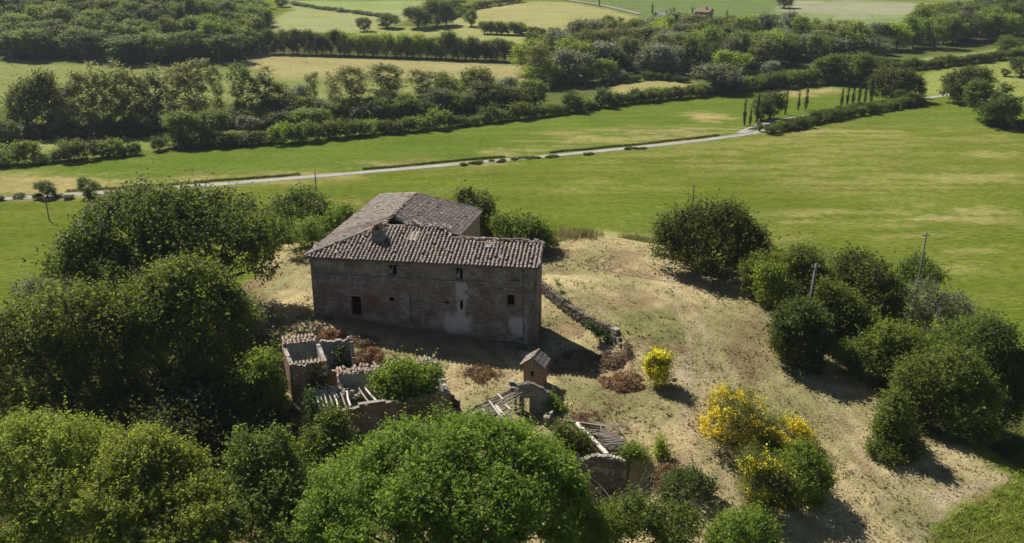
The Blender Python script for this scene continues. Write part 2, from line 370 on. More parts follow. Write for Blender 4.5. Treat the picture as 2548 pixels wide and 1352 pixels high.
def paint(X, Y):
    n = len(X); C = np.tile(np.array(GREEN), (n, 1)); D = np.zeros(n)
    wx = (fbm(X * .08, Y * .08, 21) - .5); wy = (fbm(X * .08 + 50, Y * .08, 22) - .5)
    wx2 = (fbm(X * .6, Y * .6, 31) - .5) * 3; wy2 = (fbm(X * .6 + 50, Y * .6, 32) - .5) * 3
    def reg(pts, col, feather, amt=1.0, warp=8.0, dry=None, fine=1.0, streak=False):
        Pg = gpoly(pts); lo = Pg.min(0) - 12 - feather * 3; hi = Pg.max(0) + 12 + feather * 3
        m = (X > lo[0]) & (X < hi[0]) & (Y > lo[1]) & (Y < hi[1])
        if not m.any(): return
        s = sdist(X[m] + wx[m] * warp + wx2[m] * fine, Y[m] + wy[m] * warp + wy2[m] * fine, Pg)
        a = sstep(-feather, feather, s)[:, None] * amt
        if streak:
            a = a * (.06 + 1.1 * sstep(.36, .62, fbm(X[m] * .11 + 9, Y[m] * .45, 41, 5)))[:, None]; a = np.clip(a, 0, 1)
        C[m] = C[m] * (1 - a) + np.array(col) * a
        if dry is not None: D[m] = D[m] * (1 - a[:, 0]) + dry * a[:, 0]
    def ell(px, py, rx, ry, col, amt, warp=10, fine=1.0, streak=True):
        t = np.linspace(0, 2 * math.pi, 15)[:-1]
        reg([(px + rx * math.cos(k), max(py + ry * math.sin(k), 2)) for k in t], col, max(rx, 40) / pxm(gp(px, py)) * .33, amt, warp, None, fine, streak)
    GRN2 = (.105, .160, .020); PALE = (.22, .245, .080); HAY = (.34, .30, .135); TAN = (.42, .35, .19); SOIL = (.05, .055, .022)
    # beyond the road
    reg([(-300, 520), (-300, 405), (330, 390), (800, 350), (1280, 300), (1560, 260), (1900, 222), (2080, 212), (2200, 235), (2190, 262), (1900, 325), (1330, 392), (900, 432), (300, 480)], GRN2, 3, 1, 3)
    reg([(-300, 400), (330, 385), (800, 345), (1280, 295), (1560, 252), (1900, 215), (2500, 150), (3400, 60), (3400, 2), (-900, 2), (-900, 340)], (.10, .125, .035), 4)
    reg([(-900, 240), (-900, 150), (0, 152), (250, 160), (520, 168), (620, 178), (1320, 215), (1320, 235), (700, 250), (300, 268), (0, 262)], PALE, 6)
    reg([(600, 130), (700, 135), (1000, 150), (1300, 160), (1310, 200), (1000, 195), (700, 190), (590, 160)], HAY, 5)
    reg([(600, 126), (720, 132), (640, 142), (600, 140)], TAN, 3)
    reg([(0, 385), (150, 352), (330, 340), (430, 345), (400, 372), (200, 395), (60, 410)], (.20, .25, .06), 3)
    reg([(20, 375), (150, 350), (330, 340), (335, 346), (150, 360), (30, 385)], HAY, 1.5, .8)
    reg([(1490, 222), (1560, 205), (1700, 188), (1730, 192), (1715, 215), (1560, 240), (1480, 236)], (.32, .29, .11), 3)
    reg([(2190, 160), (2350, 138), (2500, 118), (2640, 108), (2640, 135), (2480, 145), (2230, 170)], (.27, .28, .09), 3)
    reg([(2270, 225), (2300, 180), (2548, 150), (2800, 130), (2800, 240), (2548, 260), (2340, 240), (2290, 238)], (.25, .28, .075), 3)
    reg([(640, 60), (760, 10), (1030, 2), (1060, 2), (1030, 30), (1000, 60), (880, 82), (700, 84)], (.30, .32, .135), 4)
    reg([(690, 2), (1030, 2), (1020, 22), (850, 30), (730, 22)], (.25, .31, .115), 4)
    reg([(1100, 60), (1180, 18), (1330, 4), (1480, 6), (1600, 38), (1640, 62), (1500, 85), (1300, 82), (1150, 80)], (.33, .32, .13), 4)
    ell(1235, 14, 60, 8, (.44, .36, .20), .8)
    reg([(1400, 2), (1560, 2), (1950, 2), (1960, 30), (1760, 62), (1620, 52), (1500, 22)], (.125, .185, .06), 4)
    reg([(1860, 40), (1960, 26), (2300, 30), (2330, 60), (2260, 88), (2000, 85), (1880, 62)], (.20, .265, .10), 5)
    reg([(1930, 28), (1960, 2), (2700, 2), (2700, 30), (2300, 36), (2050, 34)], (.30, .30, .19), 5)
    ell(2100, 40, 120, 5, (.33, .30, .24), .7)
    reg([(880, 78), (1000, 66), (1290, 84), (1500, 86), (1500, 108), (1230, 110), (1000, 92), (900, 90)], (.30, .31, .11), 3)
    # dry patches north of the road
    for e in ((1740, 284, 60, 8, .6), (1800, 292, 70, 9, .7), (1770, 300, 60, 6, .5), (1560, 338, 190, 20, .55), (1750, 325, 90, 12, .5), (1350, 360, 110, 12, .4), (2000, 228, 90, 12, .7), (700, 440, 200, 12, .55),
              (250, 465, 300, 22, .75), (0, 465, 250, 30, .8), (1050, 410, 200, 10, .5), (1260, 378, 80, 8, .5)):
        ell(e[0], e[1], e[2], e[3], (.40, .32, .14), e[4])
    for e in ((250, 468, 260, 14, .55), (-20, 462, 240, 24, .6), (680, 446, 200, 7, .5), (1080, 412, 160, 5, .4)): ell(e[0], e[1], e[2], e[3], (.38, .31, .135), e[4], 8, 1.0, False)
    # field south of the road: paler and strawy to the right
    for e in ((1750, 400, 330, 40, .35), (2200, 350, 420, 50, .35), (2250, 450, 330, 40, .4), (2100, 545, 280, 14, .75), (2380, 540, 200, 14, .8), (2300, 590, 120, 14, .45),
              (2420, 440, 120, 14, .5), (2480, 385, 90, 10, .5), (2350, 520, 160, 9, .6), (2400, 660, 160, 18, .4), (1950, 590, 80, 10, .5), (2450, 620, 90, 14, .5), (1500, 470, 200, 18, .3), (2050, 330, 220, 8, .5)):
        ell(e[0], e[1], e[2], e[3], (.33, .30, .115), e[4])
    for e in ((2250, 290, 170, 25, .6), (1650, 540, 260, 25, .5), (950, 480, 250, 22, .4), (60, 640, 120, 60, .3), (2200, 720, 150, 40, .4)):
        ell(e[0], e[1], e[2], e[3], (.095, .165, .028), e[4])
    ell(90, 640, 130, 14, (.24, .21, .07), .6); ell(860, 500, 60, 14, (.22, .20, .06), .6)
    # the mown knoll
    reg([(1380, 576), (1480, 572), (1620, 585), (1900, 690), (1900, 720), (1560, 610), (1380, 600)], (.33, .31, .13), 1.2, .9, 1)
    reg(KNOLL_P, STRAW, 1.2, 1, 2.5, 1.0)
    G3 = (.155, .165, .055)
    for e in ((1640, 810, 90, 50, .75), (1560, 780, 60, 45, .5), (1500, 1005, 80, 35, .6), (1440, 975, 60, 20, .5), (1800, 690, 100, 22, .35), (1700, 850, 90, 30, .4), (1960, 1000, 110, 45, .4),
              (1230, 890, 90, 12, .5), (1850, 800, 80, 40, .3), (2080, 1110, 60, 40, .35), (1480, 640, 60, 14, .3), (2300, 1190, 90, 22, .6), (2240, 1290, 70, 50, .3), (950, 870, 60, 12, .4)):
        ell(e[0], e[1], e[2], e[3], G3, e[4], 3, .5, False)
    for e in ((1890, 860, 65, 60, .6), (1200, 930, 60, 24, .4), (1480, 750, 50, 25, .35), (1440, 800, 40, 40, .5), (1620, 960, 60, 30, .4), (2020, 1060, 80, 30, .4), (900, 860, 90, 25, .45), (1690, 1160, 60, 60, .35)):
        ell(e[0], e[1], e[2], e[3], (.20, .125, .075), e[4], 3, .5, False)
    reg([(1672, 925), (1700, 925), (1720, 960), (1745, 1060), (1775, 1130), (1830, 1230), (1850, 1345), (1790, 1345), (1770, 1240), (1720, 1120), (1690, 1020)], (.43, .33, .21), .7, .7, .6, .8, .4)
    reg([(1690, 905), (1720, 915), (1730, 950), (1700, 955), (1680, 935)], (.50, .42, .30), .4, .8, .3, None, .3)
    reg([(2290, 1262), (2330, 1215), (2420, 1190), (2500, 1195), (2470, 1212), (2380, 1238), (2330, 1290), (2310, 1345), (2270, 1345)], (.40, .34, .23), .8, .6, 1)
    reg([(2300, 1352), (2340, 1292), (2400, 1250), (2500, 1205), (2600, 1180), (2800, 1180), (2800, 1500), (2290, 1500)], (.135, .195, .032), .7, 1, 1.5, .25)
    # dark brown-green soil under the woods, darker ground under the thickets
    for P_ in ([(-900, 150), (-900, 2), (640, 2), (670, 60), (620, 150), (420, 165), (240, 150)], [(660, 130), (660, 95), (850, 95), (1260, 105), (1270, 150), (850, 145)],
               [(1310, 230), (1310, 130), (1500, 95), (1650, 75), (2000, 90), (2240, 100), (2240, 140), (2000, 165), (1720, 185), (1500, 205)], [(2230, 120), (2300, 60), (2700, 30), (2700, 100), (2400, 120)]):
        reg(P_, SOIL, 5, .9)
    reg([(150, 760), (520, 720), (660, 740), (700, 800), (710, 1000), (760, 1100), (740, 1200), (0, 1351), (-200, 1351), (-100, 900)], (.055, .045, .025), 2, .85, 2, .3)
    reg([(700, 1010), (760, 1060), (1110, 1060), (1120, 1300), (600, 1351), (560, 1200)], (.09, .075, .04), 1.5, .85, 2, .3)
    reg([(2140, 900), (2230, 840), (2500, 900), (2600, 1050), (2450, 1120), (2250, 1110)], (.05, .05, .025), 1.5, .8, 1, .3)  # shade under the right hand hedge painted into the ground colour
    # dark earth strip round the house walls, painted to deepen the house's shadow
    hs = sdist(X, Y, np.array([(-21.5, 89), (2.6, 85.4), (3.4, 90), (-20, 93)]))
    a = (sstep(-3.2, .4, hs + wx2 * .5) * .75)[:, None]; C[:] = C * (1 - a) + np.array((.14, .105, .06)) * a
    # mown swathes: bands of paler hay and greyer stubble following the rim, and wheel tracks down to the gate
    sd = sdist(X, Y, RIM); band = np.sin((sd + wx * 5) * 2.6) * .5 + .5; kn = D[:, None] * sstep(2, 6, sd)[:, None]
    C[:] = C * (1 + kn * ((band[:, None] - .5) * .22)); g = (sstep(.42, .62, fbm(X * .16 + 4, Y * .16, 51, 5)) * .52)[:, None] * kn; C[:] = C * (1 - g) + np.array((.185, .185, .075)) * g
    g = (sstep(.56, .70, fbm(X * .3 + 40, Y * .3, 61, 5)) * .55)[:, None] * kn; C[:] = C * (1 - g) + np.array((.21, .14, .085)) * g
    for path in ([(1640, 700), (1700, 760), (1735, 830), (1735, 920), (1725, 1010), (1745, 1110), (1790, 1210), (1840, 1340)], [(2050, 950), (2110, 1060), (2170, 1140), (2260, 1200), (2380, 1225)]):
        W2 = gpoly(path); d = np.full(len(X), 1e9); kk = np.where(np.abs(Y - 80) < 50)[0]
        t_ = np.r_[0, np.cumsum(np.hypot(*np.diff(W2, axis=0).T))]; ss = np.arange(0, t_[-1], .4); qx = np.interp(ss, t_, W2[:, 0]); qy = np.interp(ss, t_, W2[:, 1])
        for i0 in range(0, len(kk), 20000):
            k2 = kk[i0:i0 + 20000]; d[k2] = np.sqrt(((X[k2, None] - qx) ** 2 + (Y[k2, None] - qy) ** 2).min(1))
        a = (np.exp(-((d - .85) / .28) ** 2) * .6 * (.5 + fbm(X * .5, Y * .5, 71)))[:, None].clip(0, 1) * D[:, None]; C[:] = C * (1 - a) + np.array((.44, .35, .235)) * a
    return C, D
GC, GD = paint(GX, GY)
nr, na = len(Rr), len(A_)
idx = np.arange(nr * na).reshape(nr, na)
Q = np.stack([idx[:-1, :-1], idx[:-1, 1:], idx[1:, 1:], idx[1:, :-1]], -1).reshape(-1, 4)
gm = bpy.data.meshes.new('ground'); gm.vertices.add(nr * na); gm.vertices.foreach_set('co', np.c_[GX, GY, GZ].astype(np.float32).ravel())
gm.loops.add(Q.size); gm.loops.foreach_set('vertex_index', Q.ravel()[::1].astype(np.int32))
gm.polygons.add(len(Q)); gm.polygons.foreach_set('loop_start', np.arange(0, Q.size, 4, dtype=np.int32))
gm.update(calc_edges=True); gm.flip_normals(); gm.polygons.foreach_set('use_smooth', np.ones(len(Q), bool))
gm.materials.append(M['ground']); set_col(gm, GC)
da = gm.attributes.new('dry', 'FLOAT', 'POINT'); da.data.foreach_set('value', GD.astype(np.float32))
tag(link('ground', gm), kind='structure')
def gcol(x, y):
    """colour of the nearest ground vertex"""
    r = np.hypot(x, y); a = np.arctan2(x, y)
    i = np.clip(np.searchsorted(Rr, r), 0, nr - 1); j = np.clip(np.searchsorted(A_, a), 0, na - 1)
    return GC[i * na + j], GD[i * na + j], GZ[i * na + j]

# road: a sheet a few millimetres proud of the ground
def strip(name, pts, wd, mat, lift=.05):
    W_ = np.array([gp(*p)[:2] for p in pts]); t = np.r_[0, np.cumsum(np.hypot(*np.diff(W_, axis=0).T))]
    s = np.arange(0, t[-1], 2.0); x = np.interp(s, t, W_[:, 0]); y = np.interp(s, t, W_[:, 1])
    k = np.ones(9) / 9; xp = np.convolve(np.pad(x, 4, 'edge'), k, 'valid'); yp = np.convolve(np.pad(y, 4, 'edge'), k, 'valid')
    tx = np.gradient(xp); ty = np.gradient(yp); L = np.hypot(tx, ty); nx, ny = -ty / L, tx / L
    mb = MB(); cols = (-1, -.4, .4, 1); g = [[(xp[i] + nx[i] * wd / 2 * c + 0, yp[i] + ny[i] * wd / 2 * c) for c in cols] for i in range(len(xp))]
    for i in range(len(xp)):
        zc = max(gz(*p) for p in g[i])
        for j, p in enumerate(g[i]): mb.v.append((p[0], p[1], zc + lift + (.04 if j in (1, 2) else 0)))
    for i in range(len(xp) - 1):
        for j in range(3):
            q = i * 4 + j; mb.f.append((q, q + 4, q + 5, q + 1)); mb.m.append(0)
    o = mb.build(name, mat); tag(o, kind='structure')
    if o.data.polygons[0].normal.z < 0: o.data.flip_normals()
    return xp, yp, nx, ny
ROAD = [(-400, 520), (0, 496), (300, 477), (600, 455), (900, 430), (1150, 408), (1330, 392), (1560, 370), (1740, 351), (1850, 336), (1905, 326), (1980, 304), (2080, 287), (2200, 266), (2290, 247), (2350, 238), (2480, 215)]
rx, ry, rnx, rny = strip('road', ROAD, 2.7, M['asphalt'])
strip('driveway', [(1838, 337), (1852, 326), (1880, 318), (1915, 306), (1960, 297), (2010, 290), (2060, 283)], 3.0, M['asphalt'], .12)
strip('farm_track', [(1390, -4), (1430, 4), (1500, 14), (1560, 28), (1600, 38)], 5, M['farwall'], .25)

# ------------------------------------------------------------------ grasses (nobody could count them)
def tufts(name, X, Y, h, wd, per, seed, lean=.8, colmul=(1, 1, 1)):
    R_ = RS(seed); n = len(X); c, d, z = gcol(X, Y); z = np.maximum(z, 0 * z + z)
    X = np.repeat(X, per); Y = np.repeat(Y, per); z = np.repeat(z, per); c = np.repeat(c, per, 0); m = n * per
    X = X + R_.normal(0, .09, m) * (h * 4); Y = Y + R_.normal(0, .09, m) * (h * 4)
    a = R_.uniform(0, 2 * math.pi, m); hh = h * R_.uniform(.5, 1.5, m); ln = R_.uniform(.1, lean, m) * hh; la = R_.uniform(0, 2 * math.pi, m)
    dx, dy = np.cos(a) * wd / 2, np.sin(a) * wd / 2
    V = np.empty((m, 3, 3)); b = np.c_[X, Y, z - .04]
    V[:, 0] = b + np.c_[dx, dy, 0 * dx]; V[:, 1] = b - np.c_[dx, dy, 0 * dx]; V[:, 2] = b + np.c_[np.cos(la) * ln, np.sin(la) * ln, hh]
    me = quads_mesh(name, V, M['blade']); cc = c * np.array(colmul) * R_.uniform(.7, 1.35, (m, 1))
    set_col(me, np.repeat(cc, 3, 0)); return tag(link(name, me), kind='stuff')
HTH = math.radians(-8.5); FD = np.array([math.cos(HTH), math.sin(HTH)]); DD = np.array([-FD[1], FD[0]]); HE = at(757, 640, 6)[:2]
def in_house(x, y, m=0.0):
    u = (x - HE[0]) * FD[0] + (y - HE[1]) * FD[1]; v = (x - HE[0]) * DD[0] + (y - HE[1]) * DD[1]
    return (u > -m) & (u < 24.5 + m) & (v > .3 - m) & (v < 4.5 + m) | (u > -m) & (u < 15 + m) & (v > .3 - m) & (v < 24 + m)
R0 = RS(11)
KN = gpoly(KNOLL_P)
x = R0.uniform(-34, 46, 90000); y = R0.uniform(50, 119, 90000); k = (sdist(x, y, KN) > -.5) & ~in_house(x, y, .2) & (vnoise(x * .9, y * .9, 77) + R0.uniform(-.3, .3, len(x)) > .42)
tufts('dry_grass', x[k], y[k], .10, .10, 3, 12, 2.2, (1.25, 1.25, 1.25))
x = R0.uniform(-30, 44, 9000); y = R0.uniform(52, 118, 9000); k = (sdist(x, y, KN) > 0) & ~in_house(x, y, .2) & (vnoise(x * .35, y * .35, 78) * .6 + vnoise(x * 1.3, y * 1.3, 79) * .4 > .56)
tufts('green_weeds', x[k], y[k], .16, .16, 4, 18, 1.3, (.45, .62, .30))
x = R0.uniform(30, 62, 24000); y = R0.uniform(44, 72, 24000); MD = gpoly([(2300, 1352), (2340, 1292), (2400, 1250), (2500, 1205), (2600, 1180), (2800, 1180), (2800, 1500), (2290, 1500)]); k = sdist(x, y, MD) > .2
tufts('tall_grass', x[k], y[k], .34, .07, 3, 14, 1.4, (2.2, 1.75, 1.8))
e = gpoly([(1370, 588), (1470, 584), (1560, 592), (1640, 608), (1760, 650), (1870, 690)])
t = R0.uniform(0, len(e) - 1.001, 2600); i = t.astype(int); q = e[i] + (e[i + 1] - e[i]) * (t - i)[:, None] + R0.normal(0, .8, (2600, 2))
tufts('rim_weeds', q[:, 0], q[:, 1], .75, .10, 3, 15, .6, (.95, 1.0, .9))
t = R0.uniform(0, len(rx) - 1.001, 16000); q = np.arange(len(rx)); qx, qy = np.interp(t, q, rx), np.interp(t, q, ry); s = R0.uniform(2.1, 3.6, 16000) + vnoise(t * .3, t * 0, 5)
k = vnoise(t * .12, t * 0 + 3, 8) > .3; s, qx, qy, t = s[k], qx[k], qy[k], t[k]
tufts('roadside_grass', qx + np.interp(t, q, rnx) * s, qy + np.interp(t, q, rny) * s, .34, .30, 2, 16, .9, (.62, .62, .6))

# ------------------------------------------------------------------ foliage
def crown(lobes, nleaf, leaf, seed, per=12, spread=1.0, low=-.35, sub=16, sr=.38, up=.62, shape=.58, inner=.12, gap=4.0, lump=7.5, sprig=4.5, lamp=.58):
    R_ = RS(seed); L0 = np.array(lobes, float); L = []
    for c in L0:
        L.append(np.r_[c[:3], c[3:] * (.68 if sub else .84)])
        if sub:
            d = R_.normal(size=(sub, 3)); d /= np.linalg.norm(d, axis=1)[:, None]; d[:, 2] = np.where(d[:, 2] < -.3, -d[:, 2], d[:, 2])
            for q in d:
                r = c[3:] * sr * R_.uniform(.5, 1.35) * [1, 1, R_.uniform(.9, 1.35)]; L.append(np.r_[c[:3] + q * (c[3:] - r * R_.uniform(.3, .95)), r])
    if sub:
        for c in L0:                                   # upright shoots that break the outline
            for _ in range(5):
                a_ = R_.uniform(0, 6.28); q_ = R_.uniform(.2, .85); k_ = R_.uniform(.13, .22)
                L.append(np.r_[c[0] + math.cos(a_) * c[3] * q_, c[1] + math.sin(a_) * c[4] * q_, c[2] + c[5] * (math.sqrt(1 - q_ * q_) * .80 + R_.uniform(-.05, .18)), c[3] * k_, c[4] * k_, c[5] * R_.uniform(.22, .40)])
    L = np.array(L); A = L[:, 3] * L[:, 4] + L[:, 4] * L[:, 5] + L[:, 3] * L[:, 5]
    nc = max(1, nleaf // per); out_p = []; out_n = []; got = 0
    for _ in range(12):
        m = int(nc * 2.2) + 50; i = R_.choice(len(L), m, p=A / A.sum())
        d = R_.normal(size=(m, 3)); d /= np.linalg.norm(d, axis=1)[:, None]; q0 = L[i, :3] + d * L[i, 3:]; gl = 1.0 / (leaf * lump)
        lm = vnoise(q0[:, 0] * gl + q0[:, 2] * gl * .8, q0[:, 1] * gl - q0[:, 2] * gl * .7, seed + 9) - .5
        f = np.where(R_.rand(m) < inner, R_.uniform(.55, .95, m), R_.uniform(.9, 1.05, m)); f = np.where(R_.rand(m) < .08, R_.uniform(1.08, 1.30, m), f) * (1 + lm * lamp)
        p = L[i, :3] + d * L[i, 3:] * f[:, None]
        keep = (d[:, 2] > low) | (R_.rand(m) < .35); g = 1.0 / (leaf * gap)
        nz = vnoise(p[:, 0] * g + p[:, 2] * g * .7, p[:, 1] * g - p[:, 2] * g * .6, seed) * .6 + vnoise(p[:, 0] * g * .4 - p[:, 2] * g * .3, p[:, 1] * g * .4 + p[:, 2] * g * .5, seed + 3) * .4; keep &= (nz > .42) | (R_.rand(m) < .18)
        for j in range(len(L)):
            q = (p - L[j, :3]) / L[j, 3:]; keep &= ((q * q).sum(1) > .66) | (i == j)
        n = d / L[i, 3:]; n /= np.linalg.norm(n, axis=1)[:, None]
        out_p.append(p[keep]); out_n.append(n[keep]); got += keep.sum()
        if got >= nc: break
    p = np.concatenate(out_p)[:nc]; n = np.concatenate(out_n)[:nc]
    p = np.repeat(p, per, 0); n = np.repeat(n, per, 0); m = len(p)
    ax = n[::per] * .75 + np.array([0, 0, .55]) + R_.normal(0, .45, (len(n[::per]), 3)); ax /= np.linalg.norm(ax, axis=1)[:, None]
    ln = leaf * sprig * R_.uniform(.35, 1.2, len(ax)) * (1 + (R_.rand(len(ax)) < .07) * R_.uniform(.5, 1.6, len(ax))); t_ = np.tile(np.linspace(-.45, 1.0, per), len(ax)) + R_.normal(0, .06, m)
    p = p + np.repeat(ax * ln[:, None], per, 0) * t_[:, None] + R_.normal(0, leaf * spread * .55, (m, 3)) * (1.15 - .55 * np.clip(t_, 0, 1))[:, None]
    n = n * .32 + np.array([0, 0, up]) + R_.normal(0, .60, (m, 3)); n /= np.linalg.norm(n, axis=1)[:, None]
    t = np.cross(n, R_.normal(size=(m, 3))); t /= np.linalg.norm(t, axis=1)[:, None]; b = np.cross(n, t)
    s = (leaf * R_.uniform(.6, 1.4, m))[:, None]; V = np.empty((m, 4, 3))
    V[:, 0] = p - t * s * .5; V[:, 2] = p + t * s * .5; V[:, 1] = p + b * s * shape * .5 + n * s * .08; V[:, 3] = p - b * s * shape * .5 + n * s * .08
    return V
def trunk_mb(mb, base, lobes, r0, seed, m=0):
    R_ = RS(seed); base = np.array(base, float); L = np.array(lobes, float); top = L[:, :3].mean(0); top[2] = base[2] + (top[2] - base[2]) * .75
    mid = base + (top - base) * .5 + np.r_[R_.normal(0, r0 * .7, 2), 0]
    mb.tube([base - [0, 0, .4], base + (mid - base) * .4, mid, top], [r0 * 1.35, r0, r0 * .75, r0 * .4], 8, m)
    for c in L:
        e = c[:3] + [0, 0, c[5] * .2]; k = base + (mid - base) * R_.uniform(.7, 1.0); h = (k + e) / 2 + np.r_[R_.normal(0, .2, 2), r0]
        mb.tube([k, h, e], [r0 * .5, r0 * .3, r0 * .08], 5, m)
def plant(name, label, cat, mat, blobs, y, nleaf, leaf, seed, trunk=.25, group=None, depth=1.0, base=None, woodmat=None, skirt=None, **kw):
    """blobs: (px, py, half width px, half height px, extra distance m) measured in the photograph, placed at world distance y"""
    L = []
    if y is None:
        k = max(range(len(blobs)), key=lambda i: blobs[i][1] + blobs[i][3]); y = gp(sum(b[0] for b in blobs) / len(blobs), blobs[k][1] + blobs[k][3])[1] + .5 * np.mean([b[2] for b in blobs]) / 24
        print(label[:50], 'y', round(y, 1))
    for b in blobs:
        dy = b[4] if len(b) > 4 else 0.0
        c = aty(b[0], b[1], y + dy); s = pxm(c); sh_ = leaf * 1.1; rx_, rz_ = max(b[2] / s - sh_, b[2] / s * .62), max(b[3] / s - sh_, b[3] / s * .62); c[2] -= leaf * .6
        L.append((c[0], c[1], c[2], rx_, (rx_ * .65 + rz_ * .35) * depth, rz_))
    if skirt is None: skirt = cat == 'bush'
    L = np.array(L)
    if skirt:
        x0, x1 = (L[:, 0] - L[:, 3]).min(), (L[:, 0] + L[:, 3]).max(); yc = L[:, 1].mean(); xc = (x0 + x1) / 2; g0 = gz(xc, yc); hh = max((L[:, 2] + L[:, 5]).max() - g0, .5)
        L = np.r_[L, [[xc, yc, g0 + hh * .30, (x1 - x0) * .42, (x1 - x0) * .36, hh * .36]]]
    bx, by = (L[:, 0].mean(), L[:, 1].mean()) if base is None else base
    bz = gz(bx, by); o = thing(name, label, cat, (bx, by, bz), 0, group); off = np.array([bx, by, bz])
    Ll = L.copy(); Ll[:, :3] -= off
    mats = mat if isinstance(mat, (list, tuple)) else [mat]
    V = crown(Ll, nleaf, leaf, seed, **kw)
    link('crown' if trunk > .12 else 'foliage', quads_mesh('crown', V, M[mats[0]]), o)
    mb = MB(); trunk_mb(mb, (0, 0, 0), Ll, max(trunk, .05), seed); mb.build('trunk' if trunk > .12 else 'stem', M[woodmat or 'bark'], o, True)
    return o, Ll

# near trees and thickets --------------------------------------------------
plant('oak_tree', 'broad dark oak with its crown spreading left of the farmhouse', 'tree', 'oak_dark',
      [(300, 600, 130, 95), (420, 560, 150, 85), (540, 575, 140, 85), (630, 610, 85, 70, -1), (210, 660, 80, 70, -2), (500, 640, 140, 70, -3), (350, 680, 140, 60, -3), (655, 665, 32, 42, -1)], 93, 56000, .345, 101, .6, low=-.6)
plant('elm_tree', 'grey green tree top behind the broad dark oak', 'tree', 'greygreen', [(345, 515, 90, 32), (440, 505, 60, 28), (275, 540, 50, 40)], 112, 11000, .36, 102, .3)
plant('maple_tree', 'rounded green tree in front of the broad oak, left of the ruins', 'tree', 'oak_mid',
      [(470, 740, 115, 85), (400, 800, 95, 100, -1), (520, 830, 100, 110), (450, 880, 130, 90, -1), (540, 770, 60, 70), (430, 960, 110, 60, -2)], 76.5, 45000, .29, 103, .4)
plant('maple_tree', 'dark green tree with sunlit top at the left edge below the field', 'tree', 'oak_mid',
      [(60, 850, 100, 90), (190, 810, 110, 85), (250, 880, 90, 100), (110, 930, 130, 90, -1), (220, 960, 110, 80, -1), (30, 1000, 100, 70, -2), (300, 1000, 60, 60, -1)], 74, 47000, .29, 104, .45)
plant('elder_bush', 'grey green bush at the far left edge of the thicket by the field', 'bush', 'greygreen', [(90, 735, 55, 42), (150, 725, 50, 36), (70, 770, 40, 30), (215, 745, 60, 40)], 106, 13000, .28, 105, .1)
plant('elder_bush', 'pale grey green bush in tree shade left of the house corner', 'bush', 'greygreen', [(620, 800, 40, 55), (605, 850, 40, 60), (640, 860, 25, 50)], 82, 11000, .25, 106, .1)
plant('hazel_bush', 'bright green upright bush left of the brick ruin', 'bush', 'bright', [(655, 920, 48, 55), (620, 960, 38, 60), (670, 985, 40, 60), (640, 1030, 60, 45)], 71.5, 16000, .24, 107, .1)
plant('willow_bush', 'silvery bush in deep shade below the rounded green tree', 'bush', 'greygreen', [(440, 1040, 60, 45), (490, 1010, 45, 45), (400, 1060, 60, 40), (520, 1070, 60, 50)], 70, 14000, .24, 108, .1)
plant('laurel_bush', 'dark bush in the shaded gap behind the bright foreground tree', 'bush', 'oak_dark', [(560, 1000, 70, 70), (600, 1080, 80, 60), (330, 1090, 80, 50), (200, 1060, 80, 40), (540, 1130, 60, 50)], 71, 22000, .26, 109, .1)
# foreground
plant('ash_tree', 'sunlit bright green tree filling the bottom left corner', 'tree', 'ash',
      [(60, 1130, 100, 75), (170, 1125, 110, 75), (60, 1230, 120, 90, -2), (190, 1230, 120, 90, -2), (40, 1330, 130, 80, -4), (200, 1330, 110, 80, -4)], 59, 74000, .205, 110, .4, per=14, lump=10.0, lamp=.55)
plant('ash_tree', 'bright green round tree right of the bottom left corner tree', 'tree', 'ash',
      [(350, 1160, 105, 80), (440, 1190, 90, 70), (310, 1250, 110, 80, -2), (430, 1270, 110, 80, -2), (510, 1310, 85, 80, -3), (360, 1345, 110, 60, -4)], 57, 74000, .205, 111, .4, per=14, lump=10.0, lamp=.55)
plant('walnut_tree', 'large bright green tree in the foreground below the ruins', 'tree', 'bright',
      [(1120, 1120, 120, 85), (1010, 1150, 110, 85), (1240, 1130, 110, 80), (1330, 1190, 110, 85), (900, 1220, 120, 90, -1), (1070, 1240, 140, 100, -3), (1230, 1250, 140, 100, -3), (1370, 1270, 100, 90, -1), (830, 1310, 100, 70, -2), (980, 1330, 130, 70, -4), (1150, 1345, 140, 70, -5), (1310, 1345, 120, 70, -4)],
      55, 132000, .225, 112, .45, per=14, lump=12.0, lamp=.8)
plant('vine_thicket', 'tangled green shrubs in the dark gap between the two foreground trees', 'bush', 'oak_mid',
      [(620, 1130, 50, 60), (680, 1150, 45, 70), (600, 1210, 55, 60, -1), (690, 1230, 60, 60, -2), (740, 1160, 40, 50), (620, 1310, 80, 60, -4), (740, 1320, 80, 60, -4), (700, 1100, 30, 40)], 58.3, 30000, .24, 113, .09)
plant('elder_bush', 'leafy bush growing against the front wall of the long ruin', 'bush', 'oak_mid', [(828, 1052, 36, 36), (800, 1105, 40, 52), (845, 1110, 30, 46), (785, 1150, 44, 46, -1), (840, 1150, 40, 40)], 66.6, 17000, .22, 114, .09)
plant('ivy_growth', 'ivy hanging over the left end wall of the long ruin', 'ivy', 'ivy', [(775, 1000, 16, 32), (790, 1040, 18, 40), (770, 1060, 14, 40)], 69.8, 3500, .18, 115, .05, up=.1)
plant('fig_bush', 'round leafy bush growing inside the long roofless ruin', 'bush', 'bright', [(1010, 940, 48, 42), (970, 960, 40, 38), (1050, 950, 38, 40), (1000, 975, 60, 28), (1080, 930, 22, 16)], 73.6, 16000, .25, 116, .09)
plant('sapling', 'thin leafy sapling standing between the two ruined rooms', 'tree', 'oak_mid', [(785, 935, 16, 20), (780, 965, 22, 16), (800, 955, 16, 14), (790, 915, 8, 14)], 75, 1700, .24, 117, .06, sub=5)
